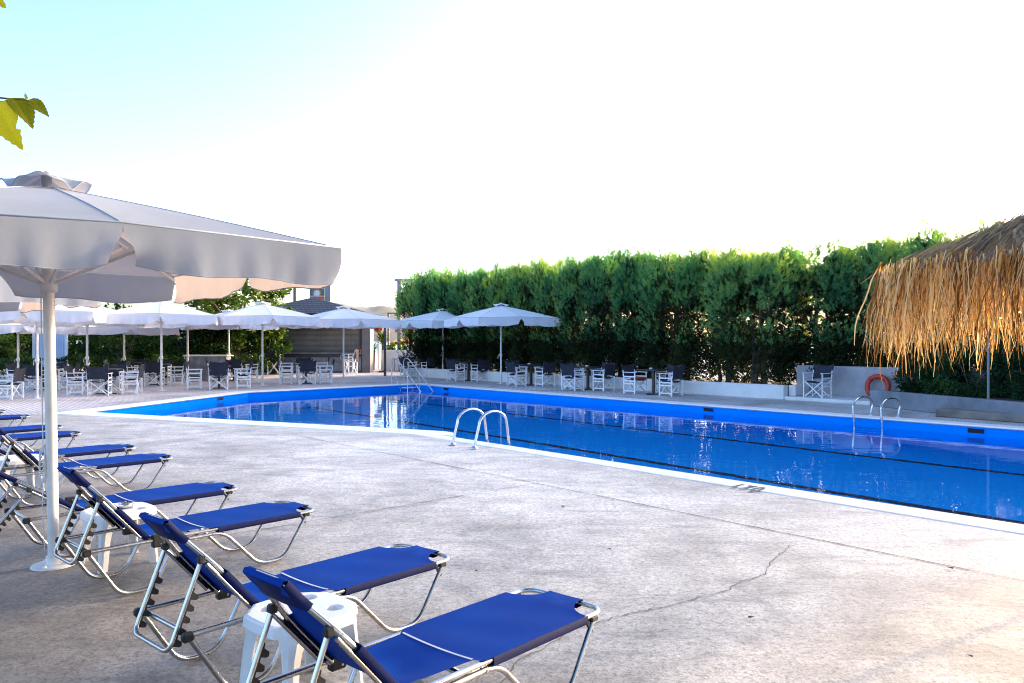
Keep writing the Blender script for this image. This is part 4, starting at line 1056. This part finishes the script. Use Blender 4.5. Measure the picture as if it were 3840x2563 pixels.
# ------------------------------------------------------------------ bar pavilion
def bar():
    r = empty('beach_bar', (-9.35,38.0,0)); tag(r, 'grey beach bar with closed roller shutters and slate tiled roof', 'bar')
    x0, x1 = -2.5, 2.48
    MB().box((-.22,1.6,1.35),(4.5,2.6,2.68),None).build('wall', M['greypaint'], r)
    MB().box((2.26,.35,1.36),(.42,.9,2.7),None,0,.01).build('pillar', M['greypaint'], r)
    MB().box((-2.62,.6,1.35),(.30,1.0,2.68),None).build('doorway', M['dark'], r)
    MB().box((-.25,.18,1.62),(4.42,.05,1.30),None).build('shutter', M['shutter'], r)
    MB().box((-2.42,.14,1.62),(.07,.1,1.36),None).build('shutter_frame', M['darkmetal'], r); MB().box((1.92,.14,1.62),(.10,.1,1.36),None).build('shutter_frame', M['darkmetal'], r)
    MB().box((-.22,-.05,.945),(4.55,.5,.045),None,0,.008).build('counter_top', M['stone'], r)
    MB().box((-.22,.02,.83),(4.45,.24,.17),None).build('counter_band', M['darkmetal'], r)
    mb = MB()
    for k in range(8):
        mb.box((-2.18+.56*k,.06,.40),(.55,.24+.004*(k%3),.69),None,0,.008)
    mb.build('stone_cladding', M['stone'], r)
    MB().box((-.2,.05,.03),(4.6,.3,.06),None).build('plinth', M['darkmetal'], r)
    e, c = 3.05, Vector((-.75,1.7,3.72)); ez = 2.86; mb = MB()
    q = [(c.x-e,-.55,ez),(c.x+e+.25,-.55,ez),(c.x+e+.25,c.y+2.3,ez),(c.x-e,c.y+2.3,ez)]
    mb.add(q+[(c.x-.15,c.y,c.z),(c.x+.15,c.y,c.z)], [(0,1,5,4),(1,2,5),(2,3,4,5),(3,0,4)])
    rf = mb.build('roof', M['shingle'], r)
    MB().box((c.x+.12,c.y+.3*0+.87,ez-.06),(2*e+.25,4.5,.1),None).build('fascia', M['darkmetal'], rf)
    mb = MB(); rows = [[],[],[]]
    for k in range(121):
        t = k/120; x = x0-.1+(x1-x0)*t; sc = abs(math.sin(t*math.pi*15))
        rows[0].append((x,-.1,2.62)); rows[1].append((x,-.75,2.34)); rows[2].append((x,-.78,2.20-.055*sc))
    mb.grid(rows,0,False); mb.build('scalloped_awning', M['canvas_far'], r)
    return r
bar()
o = MB().lathe([(0,0),(.045,0),(.05,.02),(.05,.12),(.03,.15),(.03,.17),(0,.17)],n=12).build('red_jar', M['red']); o.location = (-7.35,37.85,.968); tag(o, 'small red jar on the right end of the bar counter', 'jar')
o = MB().box((0,0,.05),(.32,.2,.09),None,0,.02).build('black_box', M['black']); o.location = (-6.35,38.2,0); tag(o, 'small black box on the ground at the corner of the bar', 'box')
# banner sign behind the roof
r = empty('sign_board', (-10.35,41.5,0)); tag(r, 'teal and orange sign with a sun emblem above the bar roof', 'sign')
MB().box((0,0,4.32),(.78,.1,.78),None,0,.006).build('upper_panel', M['teal'], r); MB().box((0,0,3.55),(.78,.1,.70),None,0,.006).build('lower_panel', M['signorange'], r)
MB().box((0,-.02,3.915),(.78,.1,.03),None).build('stripe', M['plastic'], r)
MB().box((.56,.1,4.1),(.30,.2,1.5),None).build('side_box', M['greymetal'], r); MB().box((0,.02,1.65),(.12,.08,3.36),None).build('post', M['greymetal'], r)
mb = MB(); pts = []
for k in range(24):
    a = k*math.pi/12; rr = .30 if k%2==0 else .21; pts.append((rr*math.cos(a),-.062,4.06+rr*math.sin(a)))
mb.add(pts+[(0,-.062,4.06)],[(k,(k+1)%24,24) for k in range(24)]); mb.build('sun_rays', M['signorange'], r)
mb = MB(); mb.add([(.175*math.cos(k*math.pi/14),-.066,4.06+.175*math.sin(k*math.pi/14)) for k in range(28)],[tuple(range(28))]); sd = mb.build('sun_disc', M['plastic'], r)
mb = MB(); mb.tube([(.09*math.cos(a),-.07,4.05+.09*math.sin(a)) for a in [math.pi*(1.15+.07*i) for i in range(11)]],.008,5)
for x in (-.06,.06): mb.box((x,-.07,4.10),(.03,.006,.03))
mb.tube([(.15*math.cos(k*math.pi/14),-.07,4.06+.15*math.sin(k*math.pi/14)) for k in range(28)],.005,5,closed=True)
mb.build('emblem_lines', M['dark'], r)
o = MB().bar((0,0,0),(0,0,4.35),.13,.13,(1,0,0)).build('timber_post', M['wood']); o.location = (-11.4,41.0,0); tag(o, 'plain timber post standing behind the bar roof', 'post')

# low stone counter with white slab
r = empty('stone_counter', (-12.05,31.0,0)); tag(r, 'low stone clad counter with white slab top left of the bar', 'counter')
MB().box((0,0,.47),(1.6,.55,.94),None,0,.01).build('body', M['stone'], r); MB().box((0,0,.97),(1.76,.68,.05),None,0,.01).build('slab', M['coping'], r)
# white wall right of the bar
def wall_run(name, pts, h, t, mat, label):
    mb = MB()
    for a, b in zip(pts[:-1],pts[1:]): mb.bar((a[0],a[1],h/2),(b[0],b[1],h/2), t, h, bev=.03)
    return tag(mb.build(name, mat), label, 'wall')
wall_run('boundary_wall', [(-6.7,40.5),(9.0,37.6)], 1.06, .25, M['whitewall'], 'white rendered boundary wall between the bar and the hedge')
o = MB().box((-4.9,39.2,.19),(1.5,.7,.38),Matrix.Rotation(R(-10),3,'Z'),0,.03).build('stone_bench', M['greywall']); tag(o, 'low grey bench block in front of the white boundary wall', 'bench')
o = MB().bar((0,0,0),(0,0,.62),.04,.04,(1,0,0)).build('stub_pipe', M['greymetal']); o.location = (-6.0,39.9,0); tag(o, 'short pipe standing by the white wall', 'pipe')
r = empty('frame_post', (-6.12,42.4,0)); tag(r, 'tall grey steel frame post with a top beam at the hedge end', 'post')
MB().bar((0,0,0),(0,0,4.75),.2,.2,(1,0,0),bev=.01).build('post', M['greymetal'], r); MB().bar((-.22,0,4.83),(4.2,-.6,4.83),.16,.14,bev=.01).build('beam', M['greymetal'], r)
o = MB().bar((0,0,0),(0,0,2.45),.10,.10,(1,0,0),bev=.008).build('steel_post', M['darkmetal']); o.location = (-5.62,34.6,0); tag(o, 'dark grey steel post standing at the corner of the bar terrace', 'post')
r = empty('lamp_frame', (-6.9,43.6,0)); MB().tube([(0,0,0),(0,0,3.1)],.05,8).build('post', M['darkmetal'], r); MB().bar((-.05,0,3.08),(.75,0,3.08),.05,.06).build('arm', M['darkmetal'], r); tag(r, 'thin dark pole with a short arm behind the frame post', 'pole')
r = empty('round_sign', (-7.4,43.2,0)); MB().tube([(0,0,0),(0,0,2.1)],.03,8).build('pole', M['darkmetal'], r)
mb = MB(); mb.tube([(0,-.06,2.24),(0,-.02,2.24)],.24,28); mb.build('disc', M['red'], r); tag(r, 'round dark red sign on a thin pole below a parasol edge', 'sign')
# agave / yucca plants and hedge behind the wall
def yucca(x, y, z, h, n, label, seed):
    r = empty('yucca', (x,y,0)); rng = np.random.default_rng(seed); tr = []
    for k in range(n):
        a = rng.uniform(0,6.28); e = rng.uniform(-.1,1.35); d = np.array([math.cos(a)*math.cos(e),math.sin(a)*math.cos(e),math.sin(e)])
        b = np.array([0,0,z+rng.uniform(-.15,.15)]); t = b+d*h*rng.uniform(.7,1.1)+np.array([0,0,-.08]); w = np.cross(d,[0,0,1.]); w = w/(np.linalg.norm(w)+1e-9)*h*.06; m_ = (b+t)/2+np.array([0,0,.05])
        tr += [[b-w,m_-w,m_+w],[b-w,m_+w,b+w],[m_-w,t,m_+w]]
    obj('leaves', tri_mesh('yucca_leaves', tr, M['leafyucca']), r); MB().tube([(0,0,0),(.03,0,z)],.07,7).build('stem', M['bark'], r)
    tag(r, label, 'yucca', 'yuccas behind the white wall')
yucca(-6.9,41.6,1.45,.85,46,'spiky yucca behind the white wall, between bar and frame post',1)
yucca(-5.65,43.2,1.7,.8,40,'spiky yucca just right of the tall grey frame post',2)
yucca(-7.35,41.4,1.05,.55,40,'small spiky yucca next to the corner of the bar',3)
def leafy(name, loc, rad, z, n_cl, per, cr, size, mat, label, cat, group, seed, trunk=None, plume=False):
    rng = np.random.default_rng(seed); pp, od, qq = clumped(rng, (0,0,z), rad, n_cl, per, cr, 2.3)
    pp = pp[pp[:,2] > .02]
    t = leaves(pp, rng, size) if not plume else plumes(pp, rand_dir(rng,len(pp))+np.array([0,0,.5]), np.full(len(pp),size), rng, 7, .2)
    r = empty(name, loc); obj('crown', tri_mesh(name+'_crown', t, mat), r)
    mb = MB(); rnd = random.Random(seed); th = trunk or .05
    for j in range(5):
        a = j*1.26+rnd.random(); e = Vector((rad[0]*.6*math.cos(a),rad[1]*.6*math.sin(a),z+rad[2]*.3))
        mb.tube([(0,0,0),(.05*math.cos(a),.05*math.sin(a),max(.2,z-rad[2]*.8)),e], th, 7, rads=[th,th*.7,th*.2])
    mb.build('trunk', M['bark'], r); return tag(r, label, cat, group)
for i,(x,y,rx,rz,lb_) in enumerate([(-6.2,41.7,.6,.35,'bright green leafy shrub at the foot of the grey frame post'),(-4.4,41.2,.7,.3,'low leafy shrub behind the white wall near the hedge end')]):
    leafy('wall_shrub',(x,y,0),(rx,.5,rz),1.1,26,26,.18,.13,M['leafyucca'],lb_,'shrub','shrubs behind the white wall',60+i)
leafy('flower_bush',(-3.7,36.6,0),(.62,.4,.38),.62,24,30,.14,.10,M['leafyucca'],'yellow green rounded bush behind the table by the stair rails','bush',None,66)
# ------------------------------------------------------------------ garden behind the left terrace
leafy('mulberry_tree',(-12.4,35.2,0),(2.3,2.2,1.5),3.1,100,46,.5,.26,M['leafdark'],'large dark leafy tree rising behind the white parasols left of the bar','tree',None,70,.16)
for i,(x,y,rx,ry,rz,z,lb_) in enumerate([(-22.5,32.0,2.0,1.4,1.35,1.55,'dark green shrub at the left edge behind the terrace'),(-22.0,34.5,1.0,1.0,1.1,1.4,'dark shrub left of the pale blue fence panel'),(-15.9,31.8,1.5,1.2,1.15,1.65,'dark leafy shrub right of the pale blue fence panel'),
   (-17.0,34.6,1.2,1.2,1.5,1.6,'dark shrub behind the low cream parasol'),(-14.2,34.2,1.4,1.2,1.2,1.7,'dark leafy shrub behind the left stone counter side'),(-13.0,33.6,1.0,.9,1.0,1.5,'dark bush with bent trunk beside the stone counter'),(-11.2,35.9,1.0,.8,1.25,1.4,'dark shrub against the left end of the bar')]):
    leafy('garden_shrub',(x,y,0),(rx,ry,rz),z,64,44,.34,.17,M['leafdark'],lb_,'shrub','dark shrubs behind the left terrace',80+i,.07)
for i,(px,y,lb_) in enumerate([(48,29.6,'clipped box bush far left behind the tables'),(177,29.6,'clipped box bush right of the big foreground pole'),(280,30.4,'clipped box bush below the low cream valance'),(374,30.6,'clipped box bush between two parasol poles'),(432,31.6,'clipped box bush left of the stone counter'),(524,33.2,'clipped box bush behind the stone counter'),(570,34.0,'clipped box bush next to the bar')]):
    x = (px-1174.5)*y/1792
    leafy('box_bush',(x,y,0),(.86,.6,.42),.56,70,34,.13,.075,M['leafbox'],lb_,'bush','clipped box bushes behind the left terrace',100+i,.04)
mfence = simple('pale_sheet_metal', (.60,.70,.82), (.45,.55,.70), .5, scale=1.2)
for xa, xb, yf, lb_ in ((-20.4,-19.0,33.4,'pale blue white corrugated fence panel right of the pole base, among dark shrubs'),(-14.75,-13.2,35.4,'pale blue white fence panel in front of dark bushes near the stone counter')):
    r = empty('corrugated_fence', (xa,yf,0)); tag(r, lb_, 'fence', 'pale fence panels behind the terrace')
    mb = MB(); k = 90; rows = [[],[]]; w_ = xb-xa
    for j in range(k+1):
        y = .03*math.sin(j*1.05); rows[0].append((w_*j/k,y,.05)); rows[1].append((w_*j/k,y,2.2))
    mb.grid(rows,0,True); mb.build('sheet', mfence, r)
    for x in (0,w_): MB().bar((x,-.08,0),(x,-.08,2.3),.08,.08,(1,0,0)).build('fence_post', M['whitepaint'], r)
for i,(x,lb_) in enumerate([(-27.5,'dark tall shrub outside the left edge'),(-25.6,'dark tall shrub filling the left edge background'),(-23.6,'dark tall shrub behind the left edge tables'),(-21.6,'dark tall shrub left behind the pale fence panel'),(-19.6,'dark tall shrub right behind the pale fence panel'),(-17.8,'dark tall shrub behind the low cream valance, left half'),(-16.1,'dark tall shrub behind the low cream valance, right half'),(-14.4,'dark tall shrub behind the second fence panel'),(-12.6,'dark tall shrub under the large tree by the bar')]):
    leafy('garden_shrub',(x,38.2+.5*(i%2),0),(1.25,.9,1.3),1.35,70,52,.36,.2,M['leafdark'],lb_,'shrub','dark shrubs behind the left terrace',140+i,.07)
# far shore trees over the bar roof
for i,(x,y,lb_) in enumerate([(-14.1,47,'hazy green tree top left of the bar roof'),(-11.4,47,'small green tuft just right of the sign behind the roof'),(-10.7,48,'small green tuft over the right slope of the bar roof')]):
    leafy('far_tree',(x,y,0),(.45,.4,.45),3.3,22,20,.18,.14,M['leafyucca'],lb_,'tree','trees beyond the bar',120+i,.05,True)
# beach parasols far away
def beach_parasol(x, y, z, R_, label):
    r = empty('beach_parasol',(x,y,z)); MB().tube([(0,0,0),(0,0,2.3)],.04,8).build('pole', M['wood'], r); rnd = random.Random(int(x*10)); mb = MB()
    mb.lathe([(.02,2.45),(.5*R_,2.3),(R_,2.0)],n=20)
    for k in range(160):
        a = k*math.pi/80+rnd.uniform(-.03,.03); rr = R_*rnd.uniform(.9,1.03); d_ = rnd.uniform(.15,.4); w = .05
        c_, s_ = math.cos(a), math.sin(a); mb.add([(rr*c_-w*s_,rr*s_+w*c_,2.03),(rr*c_+w*s_,rr*s_-w*c_,2.03),(rr*1.03*c_,rr*1.03*s_,2.03-d_)],[(0,1,2)])
    mb.build('thatch_roof', M['thatch_fringe'], r); tag(r, label, 'parasol', 'thatched parasols on the beach')
beach_parasol(-10.2,74,-.35-.3,1.35,'small thatched beach parasol seen right of the tall grey post')
beach_parasol(-7.8,79,-.35-.3,1.3,'small thatched beach parasol partly hidden by the hedge end')
r = empty('red_parasol',(-8.7,64,-.35)); MB().tube([(0,0,0),(0,0,2.9)],.03,8).build('pole', M['darkmetal'], r); MB().lathe([(.03,3.0),(.9,2.75),(.92,2.55),(.9,2.55)],n=16).build('canopy', M['red'], r); tag(r, 'distant red parasol under the shaded white parasol edge', 'parasol')

# ------------------------------------------------------------------ mulberry tree over the loungers (its crown is above the picture; one twig hangs in)
def big_leaf(mb, p, d, nrm, L_, fold=.25, seed=0, lobe=True):
    rnd = random.Random(seed); d = Vector(d).normalized(); w = Vector(nrm).cross(d).normalized(); u = d.cross(w)
    def half(sd):
        out = []; k = 16
        for i in range(k+1):
            t = i/k; wd = .36*math.sin(math.pi*t**.62)**.85*(1-.25*t)
            if lobe and .50 < t < .64 and sd > 0: wd *= .62
            wd += .014*(1 if i%2 else -1)*(0 < i < k)
            out.append((t, max(0,wd)))
        return out
    for sd in (1,-1):
        rim = half(sd); vs = []
        for t, wd in rim:
            bend = -.16*t*t; c = Vector(p)+d*(t*L_)+u*(bend*L_)
            for q in (0,.5,1): vs.append(c + w*(sd*wd*L_*q) + u*(fold*wd*L_*q*(1-.6*q)) )
        fs = []
        for i in range(len(rim)-1):
            for j in range(2):
                f = (i*3+j, i*3+j+1, (i+1)*3+j+1, (i+1)*3+j); fs.append(f if sd < 0 else f[::-1])
        mb.add(vs, fs, 0, True)
def big_tree():
    r = empty('mulberry_tree', (-5.2,-.4,.0)); base = Vector((-5.2,-.4,0)); rng = np.random.default_rng(5)
    cen = np.array([4.2,1.3,5.0]); pp, od, qq = clumped(rng, cen, (5.8,4.3,1.25), 240, 70, .55, 2.4)
    wy = pp[:,1]-.4; keep = (pp[:,2] > 1.6+.4375*np.maximum(wy,0)+.55) & ~((pp[:,0]-5.2 < -1.0) & (wy > 3.0))
    obj('crown', tri_mesh('mulberry_crown', leaves(pp[keep], rng, .19, .6), M['mulberry']), r)
    mb = MB(); mb.tube([(0,0,0),(.1,.05,1.2),(.35,.1,2.4),(.9,.4,3.5)], .17, 12, rads=[.22,.17,.15,.11])
    for e in ((4.6,2.2,5.0),(2.2,3.2,4.9),(4.4,-.6,5.2),(.4,-1.2,5.0),(2.6,.6,5.6)): mb.tube([(.7,.3,3.1),Vector((.7,.3,3.1)).lerp(Vector(e),.5)+Vector((0,0,.35)),e], .05, 8, rads=[.09,.06,.015])
    tw = Vector((-1.60,2.5,2.37))-base; st = Vector((2.2,3.2,4.9))
    mb.tube([st, Vector((2.6,3.0,4.0)), Vector((2.95,2.93,3.0)), Vector((3.2,2.9,2.52)), Vector((3.45,2.9,2.385)), tw], .006, 7, rads=[.02,.014,.009,.006,.004,.0025])
    mb.build('trunk', M['bark'], r)
    lf = MB()
    big_leaf(lf, tw+Vector((-.045,0,-.012)), (.46,-.1,-1), (-.3,-1,.1), .165, .2, 1)
    big_leaf(lf, tw+Vector((.006,0,.004)), (.66,-.15,-.78), (.7,-.6,.6), .120, .55, 2, False)
    big_leaf(lf, tw+Vector((.052,.0,-.003)), (.82,.1,-.55), (.4,-.7,.7), .078, .6, 3, False)
    big_leaf(lf, tw+Vector((.045,0,.0)), (-.05,.1,1), (1,-.2,0), .022, .4, 4, False)
    big_leaf(lf, tw+Vector((-.115,0,.40)), (.62,-.1,-.75), (-.3,-1,.1), .14, .2, 5)
    lf.tube([tw+Vector((-.09,0,.0)), tw+Vector((-.03,0,-.008)), tw], .0015, 5)
    lf.tube([tw, tw+Vector((.055,0,-.005))], .0015, 5); lf.tube([tw+Vector((-.125,0,-.015)), tw+Vector((-.15,0,.01))], .0018, 5)
    lf.tube([tw+Vector((-.115,0,.40)), tw+Vector((-.3,.05,.6))], .002, 5)
    lf.build('hanging_leaves', M['mulberry'], r)
    tag(r, 'tree whose twig with yellow green leaves hangs in at top left', 'tree')
big_tree()
# unseen pines added right of frame to block the bright sky above the sun
for i,(x,y,lb_) in enumerate([(13.5,9.0,'unseen pine added to block sky beyond the right edge, nearest the thatched parasol'),(15.5,3.0,'unseen pine added to block sky beyond the right edge, beside the camera'),(12.5,-4.0,'unseen pine added to block sky behind the camera at right')]):
    leafy('sky_blocker_pine',(x,y,0),(4.0,3.4,3.0),7.0,130,46,.8,.42,M['hedgeshade'],lb_,'tree','unseen pines added to block sky light',160+i,.22)
# dry leaves and bits on the deck
for i,(x,y,a,s_,w) in enumerate([(1.35,4.45,.4,.045,'dark dry leaf on the sunlit deck right of the nearest lounger'),(.48,7.4,1.2,.06,'curled dry leaf near the deck joint in the middle'),(3.05,5.4,2.0,.05,'dry leaf beside the shaded band at right'),(.75,5.9,2.6,.04,'tiny dry leaf on the bright deck behind the loungers'),(-.25,5.35,.8,.035,'tiny dry leaf by the foot of the third lounger'),(2.3,3.9,1.9,.035,'dry leaf near the bottom right of the deck')]):
    mb = MB(); big_leaf(mb, (0,0,.008), (1,0,.15), (0,0,1), s_, .8, 50+i, False); o = mb.build('dry_leaf', M['bark']); o.location = (x,y,.006); o.rotation_euler = (0,0,a); tag(o, w, 'leaf', 'dry leaves on the concrete deck')

# ------------------------------------------------------------------ camera, light, world
cam = bpy.data.cameras.new('camera'); cam.lens = 27.46; cam.sensor_width = 36; cam.clip_end = 6000; cam.clip_start = .05
co = bpy.data.objects.new('camera', cam); COL.objects.link(co); co.location = (0,0,1.6); co.rotation_euler = (R(90-.13),0,0); SC.camera = co
AZ, EL = R(58), R(11.5)
sd = Vector((math.sin(AZ)*math.cos(EL), math.cos(AZ)*math.cos(EL), math.sin(EL)))
sun = bpy.data.lights.new('sun','SUN'); sun.energy = 5.0; sun.angle = R(1.2); sun.color = (1,.70,.40)
so = bpy.data.objects.new('sun', sun); COL.objects.link(so); so.rotation_euler = sd.to_track_quat('Z','Y').to_euler()
w = bpy.data.worlds.new('World'); SC.world = w; w.use_nodes = True; nt = w.node_tree; nt.nodes.clear()
out = nt.nodes.new('ShaderNodeOutputWorld'); bg = nt.nodes.new('ShaderNodeBackground'); sky = nt.nodes.new('ShaderNodeTexSky')
sky.sky_type = 'NISHITA'; sky.sun_disc = False; sky.sun_elevation = EL; sky.sun_rotation = AZ; sky.altitude = 0; sky.air_density = .7; sky.dust_density = 3.0; sky.ozone_density = 1.2
gm = nt.nodes.new('ShaderNodeGamma'); gm.inputs['Gamma'].default_value = 1.22
L(nt, mixc(nt, 1.0, sky.outputs[0], (.197,.194,.197), 'MULTIPLY'), gm.inputs['Color']); L(nt, gm.outputs[0], bg.inputs[0]); bg.inputs[1].default_value = 5.1; L(nt, bg.outputs[0], out.inputs[0])
SC.view_settings.view_transform = 'Standard'; SC.view_settings.look = 'None'; SC.view_settings.exposure = 0; SC.view_settings.gamma = 1
SC.render.engine = 'CYCLES'; SC.cycles.use_denoising = True
SC.cycles.max_bounces = 10; SC.cycles.transparent_max_bounces = 12; SC.cycles.diffuse_bounces = 4; SC.cycles.glossy_bounces = 5; SC.cycles.transmission_bounces = 8
SC.cycles.sample_clamp_indirect = 8; SC.cycles.filter_width = 1.05
SC.cycles.caustics_refractive = True; SC.cycles.caustics_reflective = False
